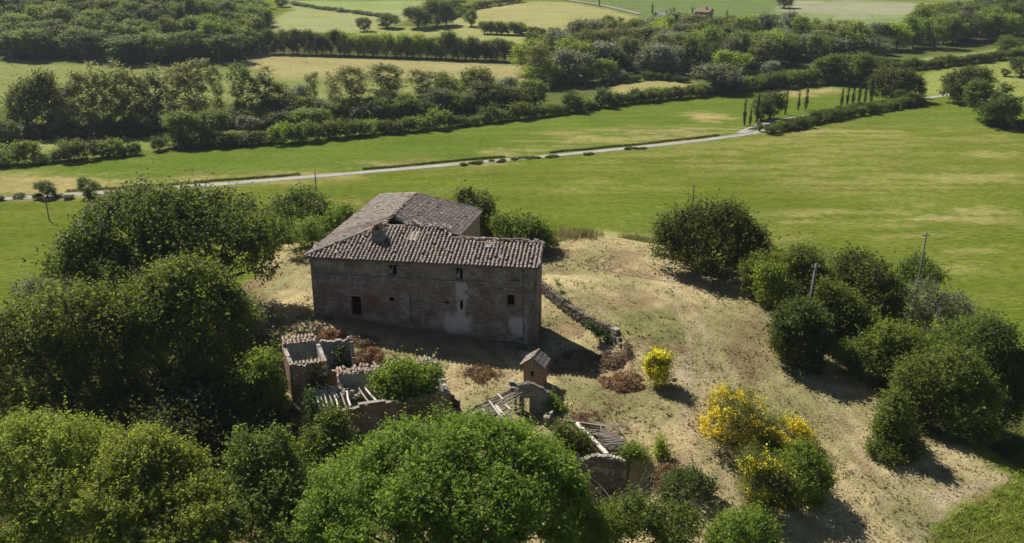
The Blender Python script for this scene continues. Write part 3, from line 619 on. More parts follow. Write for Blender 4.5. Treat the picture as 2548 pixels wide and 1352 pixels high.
plant('creeper', 'green creeper on the inner back wall of the roofless room', 'ivy', 'ivy', [(848, 885, 16, 24), (852, 910, 14, 18)], 80, 1400, .2, 118, .05)
plant('nettle_clump', 'low leafy weeds beside the arched stone wall', 'weeds', 'bright', [(1385, 1015, 22, 14), (1370, 1000, 14, 18), (1395, 1025, 20, 10)], 74.3, 2200, .2, 119, .05)
plant('ash_bush', 'bright leafy bush at the left shoulder of the large foreground tree', 'bush', 'bright', [(790, 1255, 55, 60), (850, 1195, 44, 50), (750, 1315, 60, 50), (880, 1150, 26, 36)], 57.5, 21000, .19, 148, .1, lump=10, lamp=.6)
plant('ash_bush', 'bright leafy bush at the lower right shoulder of the large foreground tree', 'bush', 'bright', [(1450, 1300, 60, 50), (1420, 1240, 44, 50), (1480, 1345, 70, 40)], 54.5, 22000, .19, 149, .1, lump=10, lamp=.6)
# behind the house
plant('laurel_bush', 'dark round evergreen bush behind the left side of the farmhouse', 'bush', 'oak_dark', [(745, 525, 72, 42), (700, 545, 40, 40), (790, 550, 38, 42), (750, 570, 60, 50)], 120, 17000, .33, 120, .15)
plant('hazel_bush', 'light green bushes between dark evergreen and farmhouse roof', 'bush', 'oak_mid', [(850, 545, 36, 30), (830, 575, 40, 36), (760, 585, 36, 30, -4), (720, 590, 30, 25, -4), (870, 560, 20, 22)], 113, 12000, .28, 121, .1)
plant('maple_tree', 'dark green tree just behind the right rear corner of the roof', 'tree', 'oak_dark', [(1190, 530, 45, 48), (1165, 520, 36, 40), (1215, 570, 36, 48)], 116, 12000, .32, 122, .2)
plant('hazel_bush', 'leafy shrub behind the low right wing of the farmhouse', 'bush', 'oak_mid', [(1300, 575, 62, 34), (1255, 580, 40, 36), (1345, 590, 30, 25), (1240, 560, 24, 24)], 111.5, 13000, .30, 123, .1)
# the hedge round the right side of the knoll
plant('oak_tree', 'dark bushy oak at the back rim of the dry knoll', 'tree', 'oak_dark', [(1770, 565, 80, 52), (1700, 580, 60, 50), (1830, 600, 60, 48), (1740, 620, 90, 36), (1875, 620, 46, 42), (1800, 540, 50, 28), (1650, 590, 30, 36)], 104.5, 32000, .30, 124, .3, skirt=True)
plant('hazel_bush', 'small green bush right of the dark oak at the knoll rim', 'bush', 'oak_mid', [(1875, 670, 28, 22), (1890, 655, 22, 22)], 97, 3500, .26, 125, .09)
plant('hawthorn_bush', 'mid green hedge bush behind the tall grey pole', 'bush', 'oak_mid', [(1960, 680, 60, 40), (1990, 650, 50, 30), (1940, 720, 40, 34), (2010, 720, 60, 50), (1920, 660, 30, 30)], 97, 21000, .27, 126, .12)
plant('thorn_bush', 'dull grey tipped bush top along the field side of the hedge', 'bush', 'greygreen', [(2050, 650, 55, 26), (1990, 635, 40, 20), (2110, 670, 40, 22)], 110, 8000, .26, 127, .1)
plant('oak_tree', 'tall dark tree in the middle of the right hand hedge', 'tree', 'oak_dark', [(2150, 690, 70, 55), (2190, 740, 55, 60), (2110, 730, 60, 60), (2170, 800, 70, 50), (2130, 650, 40, 30)], 97, 25000, .28, 128, .3, skirt=True)
plant('hazel_bush', 'sunlit leafy bush on the knoll side of the tall dark hedge tree', 'bush', 'oak_mid', [(2090, 780, 58, 55), (2060, 740, 40, 40), (2130, 820, 50, 46), (2105, 850, 50, 30)], 87, 20000, .26, 129, .12)
plant('laurel_bush', 'dark rounded bush standing alone at the foot of the grey pole', 'bush', 'oak_dark', [(1990, 810, 62, 55), (1960, 850, 44, 55), (2025, 860, 40, 55), (1990, 890, 62, 42), (1995, 780, 40, 30)], 82.5, 23000, .25, 130, .14)
plant('ash_tree', 'small light green tree beside the wooden pole at the field edge', 'tree', 'oak_mid', [(2290, 675, 48, 34), (2265, 690, 36, 32), (2320, 690, 30, 30)], 116, 9000, .27, 131, .15)
plant('thorn_bush', 'dull olive thorn bush between hedge trees and field', 'bush', 'greygreen', [(2300, 750, 70, 44), (2370, 770, 56, 36), (2260, 770, 50, 50), (2420, 800, 56, 34), (2320, 810, 80, 40)], 102, 20000, .26, 132, .12, woodmat='deadwood')
plant('hazel_bush', 'light green sunlit bush in front of the olive thorn bush', 'bush', 'bright', [(2220, 850, 60, 44), (2180, 880, 46, 44), (2270, 870, 50, 40), (2200, 920, 60, 40)], 82, 18000, .25, 133, .12)
plant('oak_tree', 'large dark leafy tree at the right edge of the knoll', 'tree', 'oak_dark', [(2480, 850, 56, 52), (2520, 920, 44, 70), (2440, 900, 70, 60), (2490, 980, 70, 70), (2420, 990, 80, 60)], 85, 34000, .27, 134, .35, skirt=True)
plant('maple_tree', 'leafy green tree with light top in front of the large dark edge tree', 'tree', 'oak_mid', [(2360, 930, 80, 60), (2290, 950, 70, 60), (2350, 1000, 90, 60), (2270, 1020, 70, 60), (2380, 1060, 90, 46)], 75, 36000, .26, 135, .25, skirt=True)
plant('hawthorn_bush', 'narrow green bush on the mown slope below the light hedge bush', 'bush', 'oak_mid', [(2225, 1020, 38, 44), (2210, 1070, 38, 44), (2250, 1080, 40, 44), (2225, 1110, 56, 30)], 70, 14000, .23, 136, .1)
plant('elder_bush', 'low green scrub at the foot of the narrow bush by the track', 'bush', 'oak_mid', [(2180, 1120, 30, 22), (2250, 1125, 50, 22)], 68.6, 5000, .2, 137, .08)
plant('hazel_bush', 'low green bushes filling the hedge foot between pole bush and narrow bush', 'bush', 'oak_mid', [(2120, 880, 40, 34), (2165, 930, 40, 44), (2190, 985, 34, 44), (2150, 905, 40, 30)], 80.5, 15000, .24, 144, .1)
plant('hazel_bush', 'leafy hedge bush between rounded pole bush and tall dark hedge tree', 'bush', 'oak_mid', [(2060, 800, 40, 50), (2050, 850, 36, 44), (2080, 830, 40, 40)], 86, 12000, .24, 145, .1)
plant('maple_tree', 'green leafy hedge tree right of the olive thorn bush', 'tree', 'oak_mid', [(2400, 840, 60, 40), (2450, 830, 50, 36), (2360, 870, 60, 44), (2300, 880, 50, 44)], 88, 20000, .25, 146, .2, skirt=True)
plant('hazel_bush', 'light leafy bush between small rim bush and grey pole', 'bush', 'bright', [(1925, 690, 36, 34), (1945, 740, 30, 30), (1900, 675, 26, 24)], 94, 8000, .24, 147, .1)
# scrub along the bottom
plant('bramble_bush', 'dark leafy bramble at the bottom below the sunken stone wall', 'bush', 'oak_mid', [(1560, 1290, 80, 50), (1660, 1310, 80, 46), (1500, 1330, 60, 46), (1620, 1340, 100, 40)], 56.5, 20000, .22, 138, .09)
plant('dogwood_bush', 'sparse reddish stemmed bush right of the sunken stone wall', 'bush', 'oak_dark', [(1700, 1200, 50, 30), (1740, 1220, 40, 30), (1680, 1240, 50, 34)], 62.5, 6000, .2, 139, .08, woodmat='deadwood')
plant('bramble_bush', 'green bramble at the bottom edge between path and broom', 'bush', 'bright', [(1860, 1310, 60, 34), (1800, 1340, 50, 30), (1900, 1340, 50, 30)], 57.5, 10000, .2, 140, .08)
plant('elder_bush', 'light green sprig bush above the sunken stone wall', 'bush', 'light', [(1640, 1110, 12, 22), (1650, 1140, 20, 18), (1630, 1150, 16, 14)], 67.5, 1600, .2, 141, .06, sub=5)
plant('ivy_growth', 'bright green creeper on top of the sunken stone wall', 'ivy', 'bright', [(1575, 1128, 24, 14), (1555, 1135, 20, 9), (1595, 1132, 16, 12)], 67.4, 2600, .18, 142, .05)
plant('bramble_bush', 'leafy bush inside the collapsed shed below the white beam', 'bush', 'oak_mid', [(1440, 1090, 32, 24), (1420, 1115, 40, 24), (1400, 1075, 24, 20), (1460, 1110, 20, 20)], 69, 6500, .2, 143, .07)

# yellow broom: green wands with flowers towards the light
def broom(label, blobs, y, ng, ny, seed, flower_top=.15):
    o, L = plant('broom_bush', label, 'bush', 'broom', blobs, y, ng, .24, seed, .06, 'flowering broom bushes', up=.9, shape=.22, spread=1.3)
    V = crown(L * np.array([1, 1, 1, 1.03, 1.03, 1.04]), ny, .17, seed + 50, per=9, low=flower_top, up=.6, shape=.8, spread=.9)
    R_ = RS(seed + 2); cx = V.mean(1); g = vnoise(cx[:, 0] * 1.6 + cx[:, 2], cx[:, 1] * 1.6 + cx[:, 2] * 1.3, seed) + R_.uniform(-.12, .12, len(V)); V = V[g > .44]
    link('flowers', quads_mesh('flowers', V, M['yellow']), o)
broom('small round broom in full yellow flower by the stone wall end', [(1642, 892, 30, 20), (1622, 912, 22, 28), (1655, 905, 20, 20), (1635, 925, 26, 16)], 78.4, 5000, 6500, 150)
broom('large yellow flowering broom on the slope beside the path', [(1825, 1022, 64, 48), (1788, 1050, 46, 46), (1860, 1065, 50, 44), (1825, 1095, 50, 40), (1890, 1100, 46, 36)], 68.8, 15000, 9500, 151)
broom('yellow topped broom right behind the large flowering broom', [(1965, 1075, 52, 34), (1995, 1105, 40, 34), (1930, 1090, 36, 34), (1900, 1120, 36, 34)], 69.2, 9000, 7000, 152)
broom('half green broom with few yellow flowers lower on the slope', [(1920, 1200, 50, 44), (1880, 1165, 44, 44), (1930, 1240, 44, 38), (1900, 1250, 36, 40)], 61.8, 11000, 4600, 153, -.2)
plant('hawthorn_bush', 'green leafy bush among the yellow brooms on the slope', 'bush', 'bright', [(1990, 1150, 50, 44), (1945, 1175, 44, 44), (2025, 1190, 44, 48), (1985, 1225, 56, 44), (2010, 1275, 50, 36), (1960, 1290, 40, 30)], 62.8, 22000, .20, 154, .1, lump=8.0, lamp=.6)

# bare dead shrubs
def dead_shrub(name, label, px, py, hpx, n, seed, mat='deadwood', spread=.8, y=None, lean=0):
    p = gp(px, py) if y is None else aty(px, py, y); s = pxm(p); h = hpx / s; R_ = RS(seed); mb = MB()
    def go(a, d, L, r, lvl):
        pts = [a]; dd = d.copy()
        for i in range(4):
            dd = dd + R_.normal(0, .16, 3); dd /= np.linalg.norm(dd); pts.append(pts[-1] + dd * L / 4)
        mb.tube(pts, [r, r * .85, r * .7, r * .5, r * .25], 4, cap=False)
        if lvl < 2:
            for i in range(3):
                k = R_.randint(1, 5); e = dd + R_.normal(0, .55, 3); e[2] = abs(e[2]) * .7 + .15; e /= np.linalg.norm(e); go(pts[k], e, L * R_.uniform(.4, .65), r * .5, lvl + 1)
    for i in range(n):
        d = np.array([R_.normal(lean, spread), R_.normal(-.1, spread), 1.0]); d /= np.linalg.norm(d); go(R_.normal(0, .08, 3) * [1, 1, 0] - [0, 0, .1], d, h * R_.uniform(.6, 1), .035, 0)
    o = mb.build(name, M[mat]); o.location = p; return tag(o, label, 'shrub')
dead_shrub('dead_shrub', 'bare dead shrub left of the dark oak at the knoll rim', 1630, 592, 65, 6, 160)
dead_shrub('dead_shrub', 'fan of bare brown twigs in shade below the rounded green tree', 395, 1010, 110, 9, 161, spread=1.0, y=72)
dead_shrub('dead_shrub', 'bare curving yellowish branches in front of the sunken stone wall', 1535, 1265, 170, 8, 162, spread=.6, y=60.5)
dead_shrub('dead_shrub', 'bare white twigs rising between foreground trees and long ruin', 700, 1180, 130, 5, 163, spread=.4, y=64)
dead_shrub('dead_shrub', 'bare twiggy stems at the bottom right of the sunken wall', 1740, 1260, 90, 7, 164, spread=.9, y=61)
dead_shrub('dead_shrub', 'grey leafless twigs tangled in the olive thorn hedge', 2330, 790, 50, 7, 165, spread=1.0, y=92)
dead_shrub('dead_shrub', 'bare stems leaning beside the yellow broom', 1800, 1120, 80, 4, 166, spread=.8, y=68)

# brown cut brush heaps
def heap(label, px, py, wpx, hpx, mat, n, seed, leaf=.26):
    p = gp(px, py); s = pxm(p); w_, h_ = wpx / 1.7 / s, hpx * .8 / s; R_ = RS(seed)
    m = n; th = R_.uniform(0, 2 * math.pi, m); r = np.sqrt(R_.rand(m)); x = w_ * r * np.cos(th); y = w_ * .8 * r * np.sin(th); lump = fbm(x * 1.1 + seed, y * 1.1, seed, 3) * 1.4; k_ = (fbm(x * .9 + 7, y * .9, seed + 5, 3) > .30 + .30 * r ** 2); x, y, r, lump = x[k_], y[k_], r[k_], lump[k_]; m = len(x)
    z = h_ * (1 - r ** 2) * lump * R_.uniform(.3, 1, m) + np.array([0.0] * m)
    d = R_.normal(size=(m, 3)); d[:, 2] *= .55; d /= np.linalg.norm(d, axis=1)[:, None]; L = R_.uniform(.5, 1.6, m)[:, None] * leaf * 1.7
    q = np.cross(d, R_.normal(size=(m, 3))); q /= np.linalg.norm(q, axis=1)[:, None]; q *= leaf * .10
    gzz = ground_z(x + p[0], y + p[1]) - p[2]; c = np.c_[x, y, z + gzz]; V = np.stack([c - d * L * .5 - q, c - d * L * .5 + q, c + d * L * .5 + q, c + d * L * .5 - q], 1)
    o = link('brush_heap', quads_mesh('brush_heap', V, M[mat])); o.location = p; tag(o, label, 'brush heap', 'heaps of cut brown brush')
heap('rust brown brush heap behind the ruined rooms near the house', 815, 845, 90, 36, 'brown', 2600, 170)
heap('brown brush heap on the slope just right of the roofless rooms', 930, 895, 100, 34, 'brown', 3000, 171)
heap('grey brown brush heap right behind the roofless back wall', 905, 850, 70, 24, 'drybrush', 1800, 172)
heap('flat thin brown brush patch on the dry slope in front of the house', 1195, 930, 90, 12, 'brown', 1300, 173)
heap('reddish brush heap beside the small round broom', 1550, 955, 100, 30, 'brown', 3000, 174)
heap('dark brush heap in the house shadow by the retaining wall', 1440, 905, 130, 40, 'drybrush', 3200, 175)
heap('grey brush heap at the low end of the retaining wall', 1530, 900, 80, 36, 'drybrush', 2400, 176)
heap('brown brush heap left of the brick ruin in the shade', 725, 1040, 70, 50, 'drybrush', 2600, 177)
heap('brown bracken on the bank right of the sunken stone wall', 1650, 1190, 80, 40, 'brown', 2400, 178)
heap('dry brown brush on the back edge of the collapsed stick roof', 1450, 1045, 80, 10, 'brown', 1200, 179, .2)

# ------------------------------------------------------------------ farmhouse
house = thing('farmhouse', 'abandoned brick farmhouse with weathered tiled roof on the knoll', 'house', (HE[0], HE[1], 0), HTH)
def wall_holes(L, z0, z1, holes, depth, x0=0.0):
    """upright wall in the x-z plane (front y=0, facing -y) with rectangular holes (u0,u1,z0,z1); reveals run back by depth"""
    mb = MB(); us = sorted({x0, L, *[h[0] for h in holes], *[h[1] for h in holes]}); zs = sorted({z0, z1, *[h[2] for h in holes], *[h[3] for h in holes]})
    for a, b in zip(us, us[1:]):
        for c, d in zip(zs, zs[1:]):
            if any(h[0] <= (a + b) / 2 <= h[1] and h[2] <= (c + d) / 2 <= h[3] for h in holes): continue
            mb.face([(a, 0, c), (b, 0, c), (b, 0, d), (a, 0, d)])
    for a, b, c, d in holes:
        mb.face([(a, 0, c), (a, depth, c), (b, depth, c), (b, 0, c)]); mb.face([(a, 0, d), (b, 0, d), (b, depth, d), (a, depth, d)])
        mb.face([(a, 0, c), (a, 0, d), (a, depth, d), (a, depth, c)]); mb.face([(b, 0, c), (b, depth, c), (b, depth, d), (b, 0, d)])
    return mb
holes = [(8.78, 9.72, 4.27, 5.5), (3.37, 4.13, 4.37, 5.44), (10.89, 11.34, 4.35, 4.9), (15.94, 16.71, 4.2, 5.52), (21.72, 22.5, 4.38, 5.42), (4.58, 5.7, -.4, 1.74), (8.74, 9.32, 1.38, 1.89),
         (16.33, 16.66, .9, 1.92), (21.22, 22.09, 1.63, 2.87), (14.6, 15.2, 1.5, 1.75), (5.0, 5.001, 5.9, 5.901)][:-1]
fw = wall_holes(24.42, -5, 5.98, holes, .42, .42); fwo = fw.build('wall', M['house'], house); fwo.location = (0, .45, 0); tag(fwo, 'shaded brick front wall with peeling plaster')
mb = MB(); mb.box((.5, .62, .3), (.02, .3, .1))
# interior: black wall and floor behind the openings, painted as the rooms' darkness
mb = MB(); mb.face([(.5, 4.1, -5), (24.3, 4.1, -5), (24.3, 4.1, 5.9), (.5, 4.1, 5.9)]); mb.face([(.45, .9, 3.2), (24.3, .9, 3.2), (24.3, 4.1, 3.2), (.45, 4.1, 3.2)]); mb.build('room_dark', M['void'], house)
# left wall (long), rear wing right wall, low wing back and gable walls
mb = MB(); EU = lambda v: .42 + .9 * v / 24.2; ZL = lambda v: 5.96 + .3 * v / 24.2
vs = np.linspace(.45, 23.9, 8)
for a, b in zip(vs, vs[1:]): mb.face([(EU(b), b, -5), (EU(a), a, -5), (EU(a), a, ZL(a)), (EU(b), b, ZL(b))])
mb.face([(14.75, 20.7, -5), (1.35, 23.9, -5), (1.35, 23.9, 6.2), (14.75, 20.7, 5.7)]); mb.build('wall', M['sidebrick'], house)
mb = MB()
def rw(v): return 13.95 + .8 * (v - 9.9) / 10.8
hv = (11.6, 12.3, 3.3, 4.6)
for a, b, c, d in ((4.3, 11.6, -5, 5.72), (12.3, 20.7, -5, 5.72), (11.6, 12.3, -5, 3.3), (11.6, 12.3, 4.6, 5.72)): mb.face([(rw(a), a, c), (rw(b), b, c), (rw(b), b, d), (rw(a), a, d)])
for a, b, c, d in (((11.6), 12.3, 3.3, 3.3), (11.6, 12.3, 4.6, 4.6)): mb.face([(rw(a), a, c), (rw(b), b, c), (rw(b) - .4, b, c), (rw(a) - .4, a, c)])
mb.face([(rw(11.6), 11.6, 3.3), (rw(11.6) - .4, 11.6, 3.3), (rw(11.6) - .4, 11.6, 4.6), (rw(11.6), 11.6, 4.6)]); mb.face([(rw(12.3), 12.3, 3.3), (rw(12.3), 12.3, 4.6), (rw(12.3) - .4, 12.3, 4.6), (rw(12.3) - .4, 12.3, 3.3)])
mb.build('wall', M['rearbrick'], house)
mb = MB(); d = MB(); d.face([(13.2, 11.4, 3.2), (13.2, 12.5, 3.2), (13.2, 12.5, 4.7), (13.2, 11.4, 4.7)]); d.build('window', M['void'], house)  # black sheet painted as the dark behind the rear window hole
mb.face([(24.42, 4.3, -5), (14.4, 4.3, -5), (14.4, 4.3, 7.15), (24.42, 4.3, 7.15)])
dh = [(1.9, 3.0)]
zt = lambda v: 6 + .305 * (v - 0) - .06
prof = [(.45, 1.9), (3.0, 4.3)]
for a, b in prof: mb.face([(24.42, a, -5), (24.42, b, -5), (24.42, b, zt(b)), (24.42, a, zt(a))])
ar = [(1.9 + .55 - .55 * math.cos(k * math.pi / 8), .1 + .55 * math.sin(k * math.pi / 8)) for k in range(9)]
for (a, za), (b, zb) in zip(ar, ar[1:]):
    mb.face([(24.42, a, za), (24.42, b, zb), (24.42, b, zt(b)), (24.42, a, zt(a))]); mb.face([(24.42, a, za), (24.05, a, za), (24.05, b, zb), (24.42, b, zb)])
for v in (1.9, 3.0): mb.face([(24.42, v, -5), (24.05, v, -5), (24.05, v, .1), (24.42, v, .1)])
mb.face([(13.8, 4.4, 5.5), (14.6, 4.4, 5.5), (14.6, 4.4, 7.25), (13.8, 6.1, 7.75), (13.8, 6.1, 5.5)])
mb.build('wall', M['sidebrick'], house)
mb = MB(); mb.face([(24.03, 1.7, -5), (24.03, 3.2, -5), (24.03, 3.2, 1), (24.03, 1.7, 1)]); mb.build('doorway_dark', M['void'], house)  # black sheet painted as the dark inside the arched doorway
# string course, eaves board, corner pier, pipe, diagonal cable
mb = MB(); mb.box((10.4, .40, 4.03), (20.0, .12, .10)); mb.box((10.4, .42, 3.94), (20.0, .07, .06)); mb.build('string_course', M['stonewall'], house)
mb = MB(); mb.box((12.3, .40, 5.88), (24.2, .16, .12)); mb.build('eaves_board', M['darkwood'], house)
mb = MB(); mb.tube([(22.95, .38, 5.8), (22.97, .38, 2), (23.0, .38, -1.4)], .05, 8); mb.build('downpipe', M['metal'], house, True)
mb = MB(); mb.tube([(24.35, .36, 6.0), (24.1, .36, 2.6), (23.7, .36, 1.0), (23.1, .36, -.9)], .025, 5); mb.build('cable', M['wire'], house, True)
mb = MB(); mb.tube([(11.1, .42, 2.3), (11.1, .42, -.6)], .045, 6); mb.build('iron_bar', M['darkwood'], house, True)
mb = MB(); mb.box((23.3, .30, -2.2), (.5, .5, 2.1), taper=.8, jit=.03); mb.build('buttress', M['stonewall'], house)
mb = MB(); mb.box((20.2, .36, -2.6), (6.0, .26, 1.1), taper=.98); mb.build('plinth', M['stonewall'], house)
# windows: frames and infill
def window(u0, u1, z0, z1, kind):
    fo = MB(); t = .07
    for a, b, c, d in ((u0 + .003, u0 + t, z0 + .003, z1 - .003), (u1 - t, u1 - .003, z0 + .003, z1 - .003), (u0 + t + .002, u1 - t - .002, z1 - t, z1 - .003), (u0 + t + .002, u1 - t - .002, z0 + .003, z0 + t)):
        fo.box(((a + b) / 2, .70, (c + d) / 2), (b - a, .08, d - c))
    f = fo.build('window', M['oldwood'], house)
    if kind == 'open':
        g = MB(); g.box(((u0 + u1) / 2, .70, (z0 + z1) / 2), (.06, .06, z1 - z0 - .16)); g.box(((u0 * 3 + u1) / 4 + .02, .69, (z0 + z1) / 2 + .1), ((u1 - u0) / 2 - .14, .04, .05)); g.build('glazing_bar', M['oldwood'], f)
        g = MB(); g.box((u0 + .22, .73, z0 + .35), (.26, .02, .45)); g.build('pane', M['plaster'], f)
    elif kind == 'shut':
        n = 4; wd = (u1 - u0 - 2 * t - .02) / n
        for i in range(n): g = MB(); g.box((u0 + t + .01 + wd * (i + .5), .72 + .006 * (i % 2), (z0 + z1) / 2), (wd - .012, .03, z1 - z0 - .16)); g.build('shutter_board', M['oldwood'], f)
window(8.78, 9.72, 4.27, 5.5, 'open'); window(15.94, 16.71, 4.2, 5.52, 'open'); window(21.72, 22.5, 4.38, 5.42, 'shut'); window(21.22, 22.09, 1.63, 2.87, 'none')
mb = MB(); mb.box((3.75, .60, 4.905), (.75, .08, 1.06)); tag(mb.build('blind_window', M['capstone'], house), 'pale plastered up window')
mb = MB(); mb.box((11.115, .62, 4.62), (.44, .08, .54)); mb.build('blind_window', M['sidebrick'], house)
for u0, u1, z0 in ((8.7, 9.8, 4.2), (15.86, 16.8, 4.12), (21.65, 22.58, 4.3), (21.15, 22.15, 1.55)):
    mb = MB(); mb.box(((u0 + u1) / 2, .40, z0), (u1 - u0, .18, .09)); mb.build('window_sill', M['stonewall'], house)

for u0, u1, z1 in ((8.6, 9.9, 5.56), (21.05, 22.25, 2.93), (4.45, 5.85, 1.82), (8.6, 9.45, 1.95), (16.2, 16.8, 1.98)):
    mb = MB(); mb.box(((u0 + u1) / 2, .44, z1), (u1 - u0, .06, .11)); mb.build('lintel', M['capstone' if u0 < 9 and z1 < 2 else 'oldwood'], house)
# roofs: decks, then rows of tiles ----------------------------------------------------
A0 = np.array((0, 0, 6.0)); HT = np.array((7.0, 6.3, 7.93)); NR = np.array((7.4, 7.9, 8.42)); RE = np.array((7.5, 18, 8.36)); E3 = np.array((1.0, 24.3, 6.3)); E4 = np.array((15.05, 21.0, 5.8)); E5 = np.array((14.25, 9.6, 5.8))
FZ = lambda v: 6 + .305 * v
def ridge_left(v):            # top of the left slope at distance v along the house
    pts = [A0, HT, NR, RE, E3]; vv = [p[1] for p in pts]; return np.array([np.interp(v, vv, [p[k] for p in pts]) for k in range(3)])
def top_front(u):
    return float(np.interp(u, [0, 7.0, 13.8, 14.55, 14.9, 24.6], [0, 6.3, 6.25, 4.6, 4.25, 4.3]))
roof = MB()
dz = np.array((0, 0, .0))
us = np.r_[np.linspace(0, 7, 8), np.linspace(7.2, 24.58, 18)]
for a, b in zip(us, us[1:]): roof.face([(a, 0, 6), (b, 0, 6), (b, top_front(b), FZ(top_front(b))), (a, top_front(a), FZ(top_front(a)))])
vs = np.r_[np.linspace(0, 6.3, 7), np.linspace(6.5, 18, 10), np.linspace(18.5, 24.3, 6)]
for a, b in zip(vs, vs[1:]):
    ea, eb = A0 + (E3 - A0) * a / 24.3, A0 + (E3 - A0) * b / 24.3; ta, tb = ridge_left(a), ridge_left(b)
    roof.face([eb, ea, ta, tb])
def right_bot(v):             # foot of the right slope: valley near the front part, then the eave
    if v < 10.2:
        k = (v - 7.9) / 2.3; return np.array((10.2 + 4.0 * k, v, 7.22 - 1.4 * k))
    t = (v - 9.6) / (21 - 9.6); return E5 + (E4 - E5) * t
def right_top(v): return NR + (RE - NR) * (v - 7.9) / 10.1 if v <= 18 else RE + (E4 - RE) * (v - 18) / 3.0
vs = np.r_[np.linspace(7.95, 10.2, 5), np.linspace(10.6, 18, 9), np.linspace(18.4, 21, 5)]
for a, b in zip(vs, vs[1:]): roof.face([right_bot(a), right_bot(b), right_top(b), right_top(a)])
us = np.linspace(9.6, 13.8, 6); bk = lambda u: np.array((u, 7.4 + 2.5 * (u - 9.6) / 4.4, 7.45 - 1.45 * (u - 9.6) / 4.4))
for a, b in zip(us, us[1:]): roof.face([(a, 6.3, 7.9), (b, 6.26, 7.9), bk(b), bk(a)])
roof.face([RE, E3, E4]); 
ro = roof.build('roof', M['deck'], house); ro.location = (0, 0, .0)
mod_under = MB()
for a, b in zip(np.linspace(0, 24.58, 2), np.linspace(0, 24.58, 2)[1:]): mod_under.face([(b, .02, 5.93), (a, .02, 5.93), (a, .5, 6.05), (b, .5, 6.05)])
mod_under.box((12.29, .03, 5.95), (24.6, .06, .08)); mod_under.build('eaves_edge', M['darkwood'], ro)
mb = MB(); mb.beam((7.6, 7.86, 8.24), (10.1, 7.9, 7.30), .2, .2); mb.build('roof_beam', M['oldwood'], ro)
mb = MB(); mb.beam((7.6, 6.6, 7.0), (9.0, 7.3, 7.1), .12, .12); mb.beam((8.4, 6.4, 7.1), (9.2, 7.6, 7.1), .1, .1); mb.build('roof_batten', M['darkwood'], ro)
# barrel tile
def barrel(L=.50, r0=.142, r1=.118, seg=6):
    P = []
    for (yy, r, lift) in ((0, r0, .030), (L, r1, .0)):
        for k in range(seg + 1):
            th = math.pi * k / seg; P.append((r * math.cos(th), yy, lift + r * 1.12 * math.sin(th)))
    n = seg + 1; Fc = [(k, k + 1, n + k + 1, n + k) for k in range(seg)]
    return np.array(P), [f[::-1] for f in Fc]
BP, BF = barrel()
bt = MB(); bt.v = [tuple(p) for p in BP]; bt.f = list(BF); bt.m = [0] * len(BF)
tile_me = bt.mesh('tile', M['tile']); tile_red = bt.mesh('tile', M['redtile'])
for m_ in (tile_me, tile_red): m_.polygons.foreach_set('use_smooth', [True] * len(m_.polygons))
rows = []          # (matrix 3x3, position, priority)
TR = RS(5)
def lay(bot, top, side, pri, start=0.0, miss=.03):
    bot = np.array(bot, float); top = np.array(top, float); d = top - bot; L = np.linalg.norm(d)
    if L < .3: return
    d /= L; s = np.array(side, float); s -= d * (s @ d); s /= np.linalg.norm(s); n = np.cross(s, d)
    if n[2] < 0: n = -n; s = -s
    t = -.12
    while t < L - .28:
        if TR.rand() > miss or t < .1:
            a = TR.normal(0, .045); sh = TR.normal(0, .02); big = TR.rand() < .028
            if big: a += TR.normal(0, .6); sh += TR.normal(0, .08)
            d2 = d * math.cos(a) + s * math.sin(a); s2 = np.cross(d2, n)
            p = bot + d * (t + TR.normal(0, .03)) + s * sh + n * (.035 + (.05 if big else 0) + abs(TR.normal(0, .012)))
            rows.append((np.array([s2, d2, n]).T, p, pri + t * .01))
        t += .43
for u in np.arange(.12, 24.5, .42): lay((u, 0, 6.0), (u, top_front(u) - .02, FZ(top_front(u) - .02)), (1, 0, 0), 0)
for v in np.arange(.25, 24.0, .42): lay(A0 + (E3 - A0) * v / 24.3, ridge_left(v), (0, 1, 0), 2, miss=.02)
for v in np.arange(8.05, 20.6, .42): lay(right_bot(v), right_top(v), (0, 1, 0), 3, miss=.02)
for u in np.arange(9.9, 13.8, .42): lay(bk(u), (u, 6.3, 7.9), (1, 0, 0), 5)
def ridge_run(a, b, step=.40, red=False, jit=.1, lift=.10):
    a = np.array(a, float); b = np.array(b, float); d = b - a; L = np.linalg.norm(d); d /= L; s = np.cross(d, (0, 0, 1)); s /= np.linalg.norm(s); t = 0
    while t < L - .3:
        q = TR.normal(0, jit); d2 = d * math.cos(q) + s * math.sin(q); s2 = np.cross(d2, (0, 0, 1)); n = np.cross(s2, d2)
        rows.append((np.array([s2 * 1.15, d2, n]).T, a + d * t + np.array((TR.normal(0, jit * .4), TR.normal(0, jit * .4), lift + TR.uniform(0, jit * .5))), 1)); t += step
ridge_run(A0, HT); ridge_run(NR, RE); ridge_run(RE, E4); ridge_run(E3, RE)
ridge_run((7.0, 6.2, 7.86), (9.4, 6.2, 7.86), .38, jit=.1, lift=.0); ridge_run((9.4, 6.25, 7.9), (13.8, 6.25, 7.87), .3, jit=.3, lift=.03); ridge_run((9.4, 6.3, 7.93), (13.8, 6.2, 7.9), .5, jit=.7, lift=.12)
ridge_run((14.9, 4.25, 7.3), (24.5, 4.3, 7.31), .36, jit=.3); ridge_run((13.8, 6.2, 7.9), (14.6, 4.5, 7.35), .3, jit=.4); ridge_run((24.5, .05, 6.02), (24.5, 4.2, 7.3), .42, jit=.08)
rows.sort(key=lambda r: (r[2], TR.rand()))
for k, (Rm, p, _) in enumerate(rows[:290]):
    o = link('tile', tile_me, ro); o.matrix_basis = Matrix(((*Rm[0], p[0]), (*Rm[1], p[1]), (*Rm[2], p[2]), (0, 0, 0, 1)))
VV = []; FF = []; base = 0
